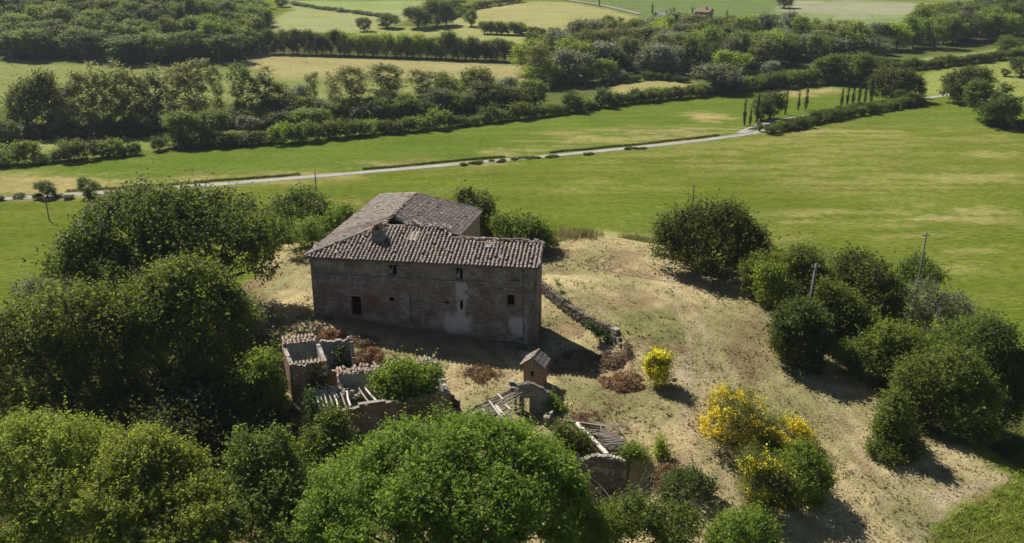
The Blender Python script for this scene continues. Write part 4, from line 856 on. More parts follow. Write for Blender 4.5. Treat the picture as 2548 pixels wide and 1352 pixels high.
for Rm, p, _ in rows[290:]:
    P = BP @ Rm.T + p; VV.append(P); FF += [tuple(base + i for i in f) for f in BF]; base += len(BP)
me = bpy.data.meshes.new('tile'); me.from_pydata(np.concatenate(VV).tolist(), [], FF); me.materials.append(M['tile']); me.polygons.foreach_set('use_smooth', [True] * len(me.polygons)); me.update()
tag(link('tile', me, ro), kind='stuff')
# loose red fragments along the broken ridges, grey patch, roof weeds
def shards(name, pts, parent, mat, seed, size=.22):
    R_ = RS(seed); mb = MB()
    for p in pts:
        d = R_.normal(size=3); d /= np.linalg.norm(d); a = R_.uniform(0, 3.14); c, s_ = math.cos(a), math.sin(a); t1, t2 = R_.normal(0, .35, 2)
        Rm = Matrix.Rotation(a, 3, 'Z') @ Matrix.Rotation(t1, 3, 'X') @ Matrix.Rotation(t2, 3, 'Y')
        mb.box(p, (size * R_.uniform(.6, 1.5), size * R_.uniform(.5, 1), .035), R=np.array(Rm))
    return mb.build(name, M[mat], parent)
R1 = RS(77)
sp = [(R1.uniform(9, 13.7), 6.3 + R1.normal(0, .25), 8.0 + R1.uniform(0, .12)) for _ in range(60)] + [(R1.uniform(15, 24.4), 4.2 + R1.normal(0, .12), 7.42 + R1.uniform(0, .1)) for _ in range(70)] + [(R1.uniform(17.2, 19.5), 3.9 + R1.normal(0, .22), 7.3) for _ in range(40)]
tag(shards('tile_fragment', sp, ro, 'redtile', 78), kind='stuff')
mb = MB(); mb.face([(18.5, 2.75, FZ(2.75) + .17), (19.2, 2.75, FZ(2.75) + .17), (19.2, 3.75, FZ(3.75) + .17), (18.5, 3.75, FZ(3.75) + .17)]); mb.box((18.85, 3.25, FZ(3.25) + .08), (.7, .9, .1)); mb.build('patch_slab', M['plaster'], ro)
mb = MB(); mb.face([(10.0, 3.6, FZ(3.6) + .16), (11.2, 3.5, FZ(3.5) + .16), (11.2, 5.2, FZ(5.2) + .14), (10.1, 5.2, FZ(5.2) + .14)]); mb.build('flat_tiles', M['tile'], ro)
# chimney with a broken two-sided cap
mb = MB()
for i in range(9): mb.box((7.05 + R1.normal(0, .02), 3.55 + R1.normal(0, .02), 6.7 + i * .19), (1.35 - .012 * i, 1.15 - .012 * i, .187), jit=.015)
ch = mb.build('chimney', M['stonewall'], house)
mb = MB(); mb.box((6.75, 3.55, 8.62), (.16, 1.1, .75), R=np.array(Matrix.Rotation(.55, 3, 'Y')), jit=.05); mb.box((7.35, 3.55, 8.6), (.16, 1.05, .7), R=np.array(Matrix.Rotation(-.6, 3, 'Y')), jit=.05); mb.box((7.0, 3.9, 8.5), (.5, .12, .45), jit=.05); mb.build('chimney_cap', M['ruinbrick'], ch)
mb = MB(); mb.box((7.03, 3.2, 8.45), (.35, .3, .1), jit=.03); mb.build('chimney_slab', M['stone'], ch)

# ------------------------------------------------------------------ roofless outbuilding (long ruin with the two back rooms)
RA = math.radians(18)
ruin = thing('ruined_outbuilding', 'roofless brick outbuilding with bare rafters below the farmhouse', 'ruin', (-5.73, 72.9, 0), RA)
def ruin_wall(p0, p1, zb, prof, th, mats, parent, seed, name='wall', step=.28, holes=()):
    """thick wall from p0 to p1 (local u, v), ragged top from prof [(fraction, z)]; inner and outer face, ragged cap"""
    R_ = RS(seed); p0 = np.array(p0, float); p1 = np.array(p1, float); d = p1 - p0; L = np.linalg.norm(d); d /= L; nrm = np.array((-d[1], d[0])) * th / 2
    n = max(2, int(L / step)); s = np.linspace(0, 1, n + 1); zt_ = np.interp(s, [q[0] for q in prof], [q[1] for q in prof]) + R_.normal(0, .06, n + 1) - (R_.rand(n + 1) < .18) * R_.uniform(.05, .32, n + 1); mb = MB()
    P = p0 + d * (s * L)[:, None]
    for i in range(n):
        a, b = P[i], P[i + 1]; h = (zt_[i] + zt_[i + 1]) / 2 if R_.rand() < .5 else None; za, zb_ = (h, h) if h is not None else (zt_[i], zt_[i + 1])
        A = [(*(a - nrm), zb), (*(b - nrm), zb), (*(b - nrm), zb_), (*(a - nrm), za)]; B = [(*(b + nrm), zb), (*(a + nrm), zb), (*(a + nrm), za), (*(b + nrm), zb_)]
        mb.face(A, 0); mb.face(B, 1 if len(mats) > 2 else 0)
        mb.face([(*(a - nrm), za), (*(b - nrm), zb_), (*(b + nrm), zb_), (*(a + nrm), za)], len(mats) - 1)
        mb.face([(*(a + nrm), zb), (*(a - nrm), zb), (*(a - nrm), za), (*(a + nrm), za)], 0); mb.face([(*(b - nrm), zb), (*(b + nrm), zb), (*(b + nrm), zb_), (*(b - nrm), zb_)], 0)
    return mb.build(name, [M[k] for k in mats], parent)
BM3 = ('ruinbrick', 'plaster', 'capstone')
ruin_wall((-8.85, 0), (.2, 0), -7, [(0, -1.35), (.3, -1.25), (.5, -1.45), (.75, -1.3), (1, -1.25)], .42, BM3, ruin, 1)
ruin_wall((.02, .22), (.25, 5.0), -6, [(0, -1.3), (1, -.75)], .42, ('stonewall', 'plaster', 'capstone'), ruin, 2)
ruin_wall((.2, 5.0), (-9.2, 5.15), -6, [(0, -.62), (.5, -.6), (1, -.62)], .42, BM3, ruin, 3)
ruin_wall((-9.0, 4.9), (-8.75, 3.2), -6, [(0, -.7), (.4, -1.5), (1, -1.9)], .40, ('ruinbrick', 'plaster', 'capstone'), ruin, 4)
ruin_wall((-11.6, .25), (-9.0, .1), -7, [(0, -1.7), (1, -1.55)], .4, BM3, ruin, 5)
ruin_wall((-11.9, 4.5), (-11.6, .3), -7, [(0, -1.5), (1, -1.7)], .4, ('stonewall', 'plaster', 'capstone'), ruin, 6)
ruin_wall((-8.7, 4.5), (-12.0, 4.75), -6, [(0, -1.45), (1, -1.6)], .3, ('stonewall', 'plaster', 'capstone'), ruin, 7)
# two back rooms
ruin_wall((-13.1, 5.7), (-10.2, 5.9), -6, [(0, .72), (1, .66)], .34, BM3, ruin, 8)
ruin_wall((-13.4, 11.0), (-13.1, 5.8), -6, [(0, .6), (1, .7)], .36, BM3, ruin, 9)
ruin_wall((-10.1, 5.75), (-10.25, 10.75), -6, [(0, .62), (.5, .65), (1, .6)], .34, ('plaster', 'plaster', 'capstone'), ruin, 10)
ruin_wall((-10.2, 10.9), (-13.4, 11.15), -6, [(0, .62), (1, .62)], .36, BM3, ruin, 11)
ruin_wall((-7.1, 10.5), (-10.0, 10.85), -6, [(0, .85), (.1, .7), (.45, .62), (.5, .42), (1, .5)], .34, BM3, ruin, 12)
ruin_wall((-7.1, 8.4), (-7.05, 10.5), -6, [(0, -1.55), (.15, -1.5), (.2, -.9), (.5, -.6), (.75, .3), (1, .8)], .34, BM3, ruin, 13)
ruin_wall((-10.0, 8.3), (-7.1, 8.4), -6, [(0, -1.6), (.55, -1.55), (.6, -1.75), (1, -1.6)], .3, BM3, ruin, 14)
mb = MB(); mb.box((-9.75, 7.6, -.9), (.9, .06, 2.2), rz=1.5); mb.build('door_leaf', M['darkwood'], ruin)
# rafters
def rafter(a, b, r, mat, seed, parent=ruin):
    R_ = RS(seed); a = np.array(a, float); b = np.array(b, float); mid = (a + b) / 2 + np.r_[R_.normal(0, .06, 2), -.03]; mb = MB(); mb.tube([a, mid, b], [r, r * .95, r * .85], 6); mb.build('rafter', M[mat], parent)
for i, (u, m_) in enumerate([(-11.25, 'palewood'), (-10.85, 'oldwood'), (-10.5, 'palewood'), (-10.1, 'oldwood'), (-9.7, 'palewood'), (-9.05, 'oldwood')]): rafter((u, .25, -1.72 + .06 * (i % 2)), (u - .05, 4.4, -1.78), .085, m_, 20 + i)
rafter((-8.72, .1, -1.32), (-8.55, 3.4, -1.5), .10, 'palewood', 30)
for i, (a, b) in enumerate([(-7.0, -7.45), (-6.3, -6.95), (-5.75, -6.3), (-5.5, -5.9), (-1.0, -1.75), (-.55, -1.1)]): rafter((a, .1, -1.42), (b, 4.7, -1.75), .09, 'palewood' if i % 3 else 'oldwood', 31 + i)
for i, (a, b) in enumerate([((-9.4, 3.1, -1.9), (-9.7, 4.6, -1.4)), ((-10.3, 4.2, -1.3), (-10.9, 5.1, -1.35)), ((-9.7, 4.1, -1.3), (-10.4, 5.2, -1.3))]): rafter(a, b, .06, 'palewood', 40 + i)
mb = MB(); mb.box((-6.9, -.02, -1.2), (2.3, .40, .10), jit=.03); mb.build('wall_plate', M['oldwood'], ruin)
# tiles left on the wall heads: each laid tile its own part
def laytile(u, v, z, rz, tilt, parent=ruin, red=True, roll=0.0):
    o = link('tile', tile_red if red else tile_me, parent); o.location = (u, v, z); o.rotation_euler = (tilt, roll, rz); return o
R2 = RS(9)
for i in range(9): laytile(-13.0 + i * .34, 5.52, .74 - .006 * i, R2.normal(0, .06), .22)
for i in range(3):
    for j in range(9): laytile(-13.35 + j * .36 + R2.normal(0, .04), 10.55 + i * .38, .62 + i * .10, math.pi * 0 + R2.normal(0, .12), .25 + R2.normal(0, .05))
for i in range(3):
    for j in range(26):
        u = -9.1 + j * .36
        if R2.rand() < .28 or (-5.3 < u < -4.6): continue
        laytile(u + R2.normal(0, .06), 4.75 + i * .36, -.58 + i * .1 + abs(R2.normal(0, .04)), R2.normal(0, .35), .22 + R2.normal(0, .12), roll=R2.normal(0, .25))
tag(shards('tile_fragment', [(R2.uniform(-9.1, .2), R2.uniform(4.75, 5.6), -.42 + R2.uniform(0, .14)) for _ in range(170)] + [(R2.uniform(-13.4, -10.3), R2.uniform(10.7, 11.5), .74 + R2.uniform(0, .1)) for _ in range(40)], ruin, 'redtile', 79), kind='stuff')
for i in range(14):
    mb = MB(); t = i / 13; mb.box((-9.02 + .2 * t + R2.normal(0, .05), 4.8 - 1.5 * t, -.75 - 1.0 * t ** .7), (R2.uniform(.2, .35), R2.uniform(.2, .3), R2.uniform(.12, .2)), rz=R2.uniform(0, 1), jit=.04); mb.build('loose_stone', M['capstone'], ruin)
mb = MB()
for k in range(10):
    a0, a1 = math.pi * k / 10, math.pi * (k + 1) / 10
    mb.tube([(-4.3 + .2 * math.cos(a0), -.235, -2.25 + .2 * math.sin(a0)), (-4.3 + .2 * math.cos(a1), -.235, -2.25 + .2 * math.sin(a1))], .035, 5)
mb.build('brick_arch', M['darkwood'], ruin)
R5 = RS(15)
def rubble(parent, cx, cy, zc, w, d, n, mat, seed):
    R_ = RS(seed); mb = MB()
    for k in range(n):
        x_, y_ = R_.normal(0, w / 2), R_.normal(0, d / 2); s_ = R_.uniform(.08, .26); mb.box((cx + x_, cy + y_, zc + R_.uniform(0, .35) * math.exp(-(x_ / w) ** 2 * 3 - (y_ / d) ** 2 * 3)), (s_ * 1.5, s_, s_ * .7), rz=R_.uniform(0, 3), jit=.03)
    tag(mb.build('rubble', M[mat], parent), kind='stuff')
rubble(ruin, -4.5, 2.4, -3.6, 5, 3, 160, 'ruinbrick', 91); rubble(ruin, -10.2, 2.4, -3.4, 2, 3, 60, 'capstone', 92); rubble(ruin, -8.6, 9.4, -2.7, 2.4, 1.5, 60, 'capstone', 93)
rubble(ruin, -8.2, 3.9, -1.9, .8, 1.0, 26, 'capstone', 94); rubble(ruin, 1.0, 3.0, -3.75, 1.2, 3.5, 60, 'ruinbrick', 95); rubble(ruin, -12.2, 2.2, -4.2, 1.0, 3.0, 50, 'ruinbrick', 96)
mb = MB(); mb.box((.9, 1.5, -3.6), (.12, 1.5, 1.6), rz=.5, jit=.12); mb.box((.75, 1.1, -4.0), (.9, .8, .5), jit=.15); tag(mb.build('fallen_wall_piece', M['ruinbrick']), 'leaning fragment of fallen brick wall right of the long ruin', 'rubble')
bpy.data.objects['fallen_wall_piece'].location = (-5.73, 72.9, 0); bpy.data.objects['fallen_wall_piece'].rotation_euler = (0, 0, RA)

# ------------------------------------------------------------------ little tiled tower
TA = math.radians(-18)
tow = thing('brick_tower', 'small square brick tower with pitched tiled roof and one window', 'tower', (1.1, 77.95, -3.6), TA)
W_, D_, E_, AP = 1.85, 1.7, 2.72, 3.42
mb = wall_holes(W_, -1.5, E_, [(.70, 1.02, 1.5, 2.08)], .25); mb.face([(0, 0, E_), (W_, 0, E_), (W_ / 2, 0, AP)])
mb.face([(W_, 0, -1.5), (W_, D_, -1.5), (W_, D_, E_), (W_, 0, E_)]); mb.face([(0, D_, -1.5), (0, 0, -1.5), (0, 0, E_), (0, D_, E_)])
mb.face([(W_, D_, -1.5), (0, D_, -1.5), (0, D_, E_), (W_, D_, E_)]); mb.face([(W_, D_, E_), (0, D_, E_), (W_ / 2, D_, AP)])
mb.build('wall', M['ruinbrick'], tow)
mb = MB(); mb.box((.86, .5, 1.8), (.5, .04, .8)); mb.build('window', M['void'], tow)  # black panel painted as the dark inside the tower
mb = MB(); mb.box((.86, -.01, 1.46), (.5, .1, .07)); mb.build('window_sill', M['stonewall'], tow)
mb = MB(); sl_ = (AP - E_) / (W_ / 2)
for sgn in (-1, 1):
    c = W_ / 2; x1 = c + sgn * (c + .16); z1 = E_ - .16 * sl_
    T = [(c, -.18, AP + .02), (c, D_ + .15, AP + .02), (x1, D_ + .15, z1 + .02), (x1, -.18, z1 + .02)]; mb.face(T if sgn < 0 else T[::-1]); mb.face([(p[0], p[1], p[2] - .07) for p in T][::-1 if sgn < 0 else 1])
    mb.face([T[3], T[0], (c, -.18, AP - .05), (x1, -.18, z1 - .05)]); mb.face([T[2], T[3], (x1, -.18, z1 - .05), (x1, D_ + .15, z1 - .05)])
tr = mb.build('roof', M['deck'], tow)
for sgn in (-1, 1):
    for j in range(6):
        v = -.10 + j * .36
        for i in range(3):
            x_ = W_ / 2 + sgn * (W_ / 2 + .22 - i * .36); z_ = AP + .03 - sl_ * abs(x_ - W_ / 2) ; o = link('tile', tile_red if TR.rand() < .12 else tile_me, tr)
            d = Vector((-sgn, 0, sl_)).normalized(); n = Vector((sgn * sl_, 0, 1)).normalized(); s_ = d.cross(n); Rm = Matrix((s_, d, n)).transposed()
            o.matrix_basis = Matrix.Translation((x_, v + TR.normal(0, .02), z_ + .02)) @ Rm.to_4x4()
for j in range(5): laytile(W_ / 2, -.2 + j * .38, AP + .10, TR.normal(0, .08), 0, tr, j < 2)

# ------------------------------------------------------------------ arched stone wall and its collapsed lean-to
shed = thing('collapsed_shed', 'collapsed lean-to of grey poles against an arched stone wall', 'ruin', (0, 74.3, 0))
def X_(px, yy=74.3): return aty(px, 1000, yy)[0]
mb = MB(); tops = [(1279, -1.5), (1286, -1.35), (1292, -1.28), (1300, -1.22), (1308, -1.12), (1317, -1.12), (1326, -1.18), (1334, -1.3), (1338, -1.5), (1346, -1.55), (1352, -1.72), (1356, -1.98), (1362, -2.02), (1369, -2.2)]
R3 = RS(4)
for (pa, za), (pb, zb) in zip(tops, tops[1:]):
    for seg in range(2):
        f0, f1 = seg / 2, (seg + 1) / 2; a, b = X_(pa + (pb - pa) * f0), X_(pa + (pb - pa) * f1); zt0 = za + (zb - za) * f0 + R3.normal(0, .03); xm = 1274 + ((a + b) / 2) * 27.2
        zb0 = -7
        if 1286 < xm < 1294 or 1303 < xm < 1316: zb0 = -2.5
        mb.box(((a + b) / 2, 0, (zb0 + zt0) / 2), (b - a - .002, .5, zt0 - zb0))
mb.build('wall', M['stonewall'], shed)
for k in range(15):
    pa = 1283 + k * 6; i = np.interp(pa, [t[0] for t in tops], [t[1] for t in tops]); mb = MB(); mb.box((X_(pa), R3.normal(0, .05), i + .02), (.25, .52, .12), rz=R3.normal(0, .12), jit=.035); mb.build('capping_stone', M['stone'], shed)
PA = np.array((.55, 0.1, -1.35)); PB = np.array((-4.3, -1.6, -3.25)); PC = np.array((1.5, -3.3, -1.0))
def PP(s, t, h=0): return PA + (PB - PA) * s + PC * t + np.array((0, 0, h))
for k in range(24):
    t = k / 23 * .78; s0, s1 = R3.uniform(-.02, .12) + max(0, t - .35) * .25, R3.uniform(.75, 1.02); pts = [PP(s0 + (s1 - s0) * q, t + R3.normal(0, .018), R3.normal(0, .05)) for q in np.linspace(0, 1, 6)]
    if t > .3 and R3.rand() < .45: pts = pts[1:5]
    mb = MB(); mb.tube(pts, [R3.uniform(.035, .075)] * len(pts), 5); mb.build('roof_pole', M['oldwood' if R3.rand() < .6 else 'darkwood'], shed)
for s, t0, t1, wd in ((.38, -.03, .22, .16), (.56, .06, .62, .13), (.50, .30, .95, .30), (.36, .42, .6, .2), (.72, .2, .6, .1)):
    mb = MB(); mb.beam(PP(s, t0, .12), PP(s - .03, t1, .10), wd, .1); mb.build('cross_beam', M['palewood'], shed)
mb = MB(); mb.beam(PP(-.02, 0, -.08), PP(1.0, 0, -.08), .16, .16); mb.build('ridge_beam', M['darkwood'], shed)
mb = MB(); mb.box((.25, -.05, -1.65), (.75, .6, .5), jit=.08); mb.box((.0, .3, -1.2), (.5, .45, .3), jit=.06); mb.build('fireplace_block', M['stonewall'], shed)
mb = MB(); mb.box((3.15, -2.1, -4.6), (.55, .5, 2.4), jit=.05); mb.box((3.5, -1.7, -3.3), (.35, .35, .3), jit=.1); mb.build('pier', M['stonewall'], shed)

# ------------------------------------------------------------------ sunken shed with stick roof and white beam
sk = thing('sunken_shed', 'sunken stone shed with sagging roof of grey sticks and white beam', 'ruin', (0, 0, 0))
def ground_pt(px, py, h=0.0): p = gp(px, py); return p + np.array((0, 0, h))
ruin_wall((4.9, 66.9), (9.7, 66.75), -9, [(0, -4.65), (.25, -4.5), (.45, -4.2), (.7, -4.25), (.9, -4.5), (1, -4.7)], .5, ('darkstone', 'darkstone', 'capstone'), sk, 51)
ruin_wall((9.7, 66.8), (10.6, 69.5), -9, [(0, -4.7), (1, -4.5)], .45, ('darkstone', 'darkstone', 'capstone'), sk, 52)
for k in range(16):
    mb = MB(); mb.box((5.0 + k * .3, 66.85 + R3.normal(0, .06), float(np.interp(k / 15, [0, .25, .45, .7, .9, 1], [-4.65, -4.5, -4.2, -4.25, -4.5, -4.7])) + .06), (R3.uniform(.2, .34), R3.uniform(.35, .55), .14), rz=R3.normal(0, .2), jit=.04); mb.build('capping_stone', M['capstone'], sk)
BA, BB = aty(1434, 1053, 72.0), aty(1510, 1130, 67.1)
mb = MB(); mb.beam(BA, BB, .36, .18); tag(mb.build('white_beam', M['palewood'], sk), 'long bleached white beam')
M1, M2, M4, M3 = aty(1452, 1066, 71.2), aty(1540, 1085, 69.9), aty(1500, 1122, 67.7), aty(1575, 1118, 68.2)
for k in range(24):
    t = k / 23; a = M1 + (M4 - M1) * t; b = M2 + (M3 - M2) * t; s0, s1 = R3.uniform(0, .25), R3.uniform(.75, 1.08)
    pts = [a + (b - a) * (s0 + (s1 - s0) * q) + np.array((0, 0, .08 + R3.normal(0, .05))) + R3.normal(0, .05, 3) * [0, 1, 0] for q in np.linspace(0, 1, 5)]
    mb = MB(); mb.tube(pts, [R3.uniform(.04, .075)] * 5, 5); mb.build('roof_pole', M['oldwood'], sk)
for k in range(9):
    c = aty(1490 + R3.uniform(0, 70), 1062 + R3.uniform(-6, 18), 71.0); d = np.r_[R3.normal(0, .6), R3.normal(0, .4), R3.normal(0, .1)]; mb = MB(); mb.tube([c - d, c + d], [.05, .035], 5); mb.build('broken_stick', M['oldwood'], sk)
for h0, h1 in ((0, 0), (4, 5), (-4, -3)):
    mb = MB(); mb.beam(aty(1385, 1048 + h0, 72.8), aty(1505, 1064 + h1, 71.2), .14, .12); mb.build('roof_rail', M['oldwood'], sk)
mb = MB(); mb.face([aty(1450, 1072, 71.0) - [0, 0, .25], aty(1504, 1128, 67.6) - [0, 0, .25], aty(1570, 1118, 68.2) - [0, 0, .25], aty(1535, 1085, 70.0) - [0, 0, .25]]); mb.build('roof_boarding', M['darkwood'], sk)

# ------------------------------------------------------------------ retaining wall of rubble stone
rw_ = thing('retaining_wall', 'curving rubble stone retaining wall right of the farmhouse', 'wall', (0, 0, 0))
PW = np.array([(3.3, 98.6), (3.75, 97.5), (5.4, 94.0), (7.2, 90.8), (8.8, 88.8), (10.3, 87.0), (11.0, 85.6), (11.35, 84.2), (11.6, 83.0)]); tw = np.r_[0, np.cumsum(np.hypot(*np.diff(PW, axis=0).T))]
ZTOP = [-.05, -.08, -.35, -.62, -.8, -.95, -1.1, -2.6, -3.4]
def wpt(s): return np.array((np.interp(s, tw, PW[:, 0]), np.interp(s, tw, PW[:, 1]))), float(np.interp(s, tw, ZTOP))
s = 0; mb = MB(); R4 = RS(8)
ss = np.arange(0, tw[-1], .5)
for a, b in zip(ss, ss[1:]):
    p, z0 = wpt(a); q, z1 = wpt(b); c = (p + q) / 2; ang = math.atan2(*(q - p)[::-1]); mb.box((c[0], c[1], (z0 + z1) / 2 - 1.65), (np.hypot(*(q - p)) + .06, .42, 3.0), rz=ang)
mb.build('wall_core', M['stonewall'], rw_)
stone_me = []
for k in range(5):
    b_ = MB(); b_.box((0, 0, 0), (1, 1, 1), jit=.13); m_ = b_.mesh('stone', M['stone']); stone_me.append(m_)
def stone(c, d, rz, parent, mat=None, name='stone'):
    o = link(name, stone_me[R4.randint(5)], parent); o.location = c; o.scale = d; o.rotation_euler = (R4.normal(0, .08), R4.normal(0, .08), rz + R4.normal(0, .08))
for i, s in enumerate(np.arange(.1, tw[-1] - 2.9, .46)):
    p, z0 = wpt(s); q, _ = wpt(s + .2); ang = math.atan2(*(q - p)[::-1]); stone((p[0], p[1], z0 - .08 + R4.normal(0, .02)), (R4.uniform(.42, .54), R4.uniform(.5, .62), R4.uniform(.16, .24)), ang, rw_, name='capping_stone')
    nrm = np.array((q - p)[::-1]) * [1, -1]; nrm = nrm / np.linalg.norm(nrm); nrm = nrm if nrm[0] < 0 else -nrm
    for j in range(6):
        if s < 5 and j > 3: continue
        c = p + nrm * (.20 + R4.uniform(-.03, .02)); stone((c[0] + R4.normal(0, .05), c[1] + R4.normal(0, .05), z0 - .34 - .27 * j), (R4.uniform(.3, .5), R4.uniform(.14, .2), R4.uniform(.2, .28)), ang, rw_)
mb = MB(); mb.box((10.75, 86.2, -1.55), (.75, .65, 1.5), rz=-.9, jit=.05); mb.build('end_pier', M['capstone'], rw_)
plant('ivy_growth', 'dark ivy trailing down the face of the retaining wall', 'ivy', 'ivy', [(1490, 830, 14, 14), (1470, 812, 12, 10), (1510, 848, 12, 16), (1505, 870, 16, 12)], 86.3, 2200, .2, 180, .05)
plant('sapling', 'single small sapling by the gable end of the farmhouse', 'tree', 'oak_mid', [(1386, 698, 7, 8), (1388, 708, 5, 6)], 97.3, 150, .16, 181, .05, sub=3, sprig=2.0)
plant('nettle_clump', 'dark weeds on the terrace behind the retaining wall', 'weeds', 'ivy', [(1398, 728, 12, 5), (1430, 748, 12, 5)], 93.5, 600, .14, 182, .05, sprig=2.0)
for lab, px, py, d in (('large pale boulder lying below the right front corner of the house', 1305, 885, (1.1, .9, .55)), ('pale loose stone at the foot of the small round broom', 1675, 945, (.6, .3, .3)), ('white stone on the rubble at the low end of the retaining wall', 1518, 866, (.5, .4, .3))):
    p = gp(px, py); mb = MB(); mb.box((0, 0, 0), (1, 1, 1), taper=.75, jit=.12); o = mb.build('boulder', M['capstone']); o.location = p + np.array((0, 0, d[2] * .3)); o.scale = d; o.rotation_euler = (0, .2, .5); tag(o, lab, 'stone')

# ------------------------------------------------------------------ poles and wire
def pole(label, px, py, top_py, r=.13, mat='polewood', arm=True, base_y=None, lean=0.0):
    p = gp(px, py) if base_y is None else None
    if p is None:
        q = aty(px, py, base_y); p = np.array((q[0], base_y, gz(q[0], base_y)))
    t = aty(px, top_py, p[1]); h = t[2] - p[2]; o = thing('utility_pole', label, 'pole', p, 0, 'poles of the overhead line')
    mb = MB(); mb.tube([(0, 0, -.5), (lean * .5, 0, h * .5), (lean, 0, h)], [r * 1.15, r, r * .8], 8); mb.build('post', M[mat], o, True)
    if arm:
        mb = MB(); mb.box((lean, -.02, h - .35), (.9, .09, .09)); mb.build('crossarm', M[mat], o)
        for k in (-.38, .38): mb = MB(); mb.tube([(lean + k, -.02, h - .30), (lean + k, -.02, h - .08)], [.05, .04], 6); mb.build('insulator', M['plaster'], o)
    return p, h
pole('thin wooden pole in the near field at the far left', 123, 551, 494, .11)
pole('wooden pole standing behind the white road near the farmhouse roof', 787, 476, 424, .12, arm=False)
pole('dark wooden pole in the field behind the dark bushy oak', 1722, 530, 460, .13)
pole('wooden pole with crossarm beside the small tree at the field edge', 2283, 690, 579, .12, base_y=101.5, lean=.25)
pp, ph = pole('tall grey concrete pole above the rounded bush by the hedge', 2010, 775, 657, .20, 'concrete', True, 86.5, .3)
for lab, px, py, tp in (('distant pale pole at the far left edge of the wood', 30, 163, 128), ('distant pole in front of the dark wood edge on the left', 350, 158, 122), ('distant pole before the end of the dark wood', 548, 160, 112), ('distant pole against the dark tree row left of the bright trees', 757, 136, 106)):
    pole(lab, px, py, tp, .16, 'concrete', False)
a = np.array((HE[0] + FD[0] * 24.4 + DD[0] * 3.8, HE[1] + FD[1] * 24.4 + DD[1] * 3.8, 6.9)); b = pp + np.array((.3, 0, ph - .4)); mb = MB()
mb.tube([a + (b - a) * q - np.array((0, 0, 2.6 * 4 * q * (1 - q))) for q in np.linspace(0, 1, 24)], .022, 4); o = mb.build('overhead_wire', M['wire']); tag(o, 'sagging black wire from the farmhouse gable to the grey pole', 'wire')

# ------------------------------------------------------------------ far trees: prototypes, copied with their parts
def std_lobes(R_, W, H, kind):
    L = []
    if kind == 'round':
        L.append((0, 0, H * .50, W * .34, W * .34, H * .42))
        for k in range(9):
            a = k * 2.4 + R_.uniform(0, .5); q = R_.uniform(.16, .30); z = H * R_.uniform(.22, .82); f = (1 - abs(z / H - .5) * .9); r = W * R_.uniform(.15, .23); L.append((math.cos(a) * W * q * f, math.sin(a) * W * q * f, z, r, r, r * .95 * H / W if H < W * 1.2 else r * 1.1))
    elif kind == 'poplar':
        for k in range(11):
            z = H * (.14 + .78 * k / 10); a = k * 2.4; sp_ = W * (.10 + .22 * (k / 10)) * (1 if k < 9 else .55); r = W * R_.uniform(.14, .24); L.append((math.cos(a) * sp_, math.sin(a) * sp_, z, r, r, r * 1.5))
        L.append((0, 0, H * .6, W * .2, W * .2, H * .3))
    elif kind == 'shrub':
        for k in range(7):
            a = k * 2.4; q = R_.uniform(.05, .30); r = W * R_.uniform(.18, .28); L.append((math.cos(a) * W * q, math.sin(a) * W * q, H * R_.uniform(.3, .62), r, r, H * R_.uniform(.28, .4)))
        L.append((0, 0, H * .35, W * .42, W * .42, H * .4))
    elif kind == 'cypress':
        for k in range(9): z = H * (.08 + .84 * k / 8); r = W * .5 * (1 - abs(k / 8 - .35) * 1.15 if k / 8 > .35 else .75 + .25 * k / 2.8); L.append((R_.normal(0, .03), R_.normal(0, .03), z, max(r, .12), max(r, .12), H * .11))
    return L
PROTO = {}
def proto(kind, mat, var):
    key = (kind, mat, var)
    if key in PROTO: return PROTO[key]
    W, H, n, leaf = {'round': (10, 10.5, 6600, .46), 'poplar': (8.5, 18, 6000, .46), 'shrub': (5, 3.8, 3000, .34), 'cypress': (1.7, 10, 1900, .40)}[kind]
    sd_ = (hash(kind) % 7 * 0) + {'round': 1, 'poplar': 2, 'shrub': 3, 'cypress': 4}[kind] * 100 + var
    R_ = RS(sd_); L = std_lobes(R_, W, H, kind)
    V = crown(L, n, leaf, sd_ + 7, per=8, sub=5 if kind != 'cypress' else 0, low=-.5 if kind != 'cypress' else -1, inner=.15, spread=.75 if kind != 'cypress' else .35, up=.85, lump=4.0, gap=3.2, sprig=3.0)
    lo = np.percentile(V.reshape(-1, 3), .8, axis=0); hi = np.percentile(V.reshape(-1, 3), 99.3, axis=0)
    mb = MB(); trunk_mb(mb, (0, 0, 0), np.array(L)[:5], {'round': .3, 'poplar': .28, 'shrub': .08, 'cypress': .12}[kind], sd_)
    PROTO[key] = (quads_mesh('crown', V, M[mat]), mb.mesh('trunk', M['bark']), hi[0] - lo[0], hi[2]); return PROTO[key]
TREE_OF = {'oak_mid': 'maple_tree', 'bright': 'ash_tree', 'light': 'ash_tree', 'greygreen': 'elder_tree', 'silver': 'willow_tree'}
NAME = {'round': 'oak_tree', 'poplar': 'poplar_tree', 'shrub': 'hedge_shrub', 'cypress': 'cypress_tree'}
TRR = RS(33); XT = 0
def fartree(kind, mat, px, py, wpx, hpx, label, group=None, name=None, p=None):
    p = gp(px, py) if p is None else p; s = pxm(p); cm, tm, W, H = proto(kind, mat, TRR.randint(2)); sx = wpx / s / W; sz = hpx / (s * .96) / H
    o = thing(name or (TREE_OF.get(mat, 'oak_tree') if kind == 'round' else NAME[kind]), label, 'shrub' if kind == 'shrub' else 'tree', (p[0], p[1], p[2] - .1), TRR.uniform(0, 6.28), group); o.scale = (sx, sx, sz)
    link('crown' if kind != 'shrub' else 'foliage', cm, o); link('trunk' if kind != 'shrub' else 'stem', tm, o); return o
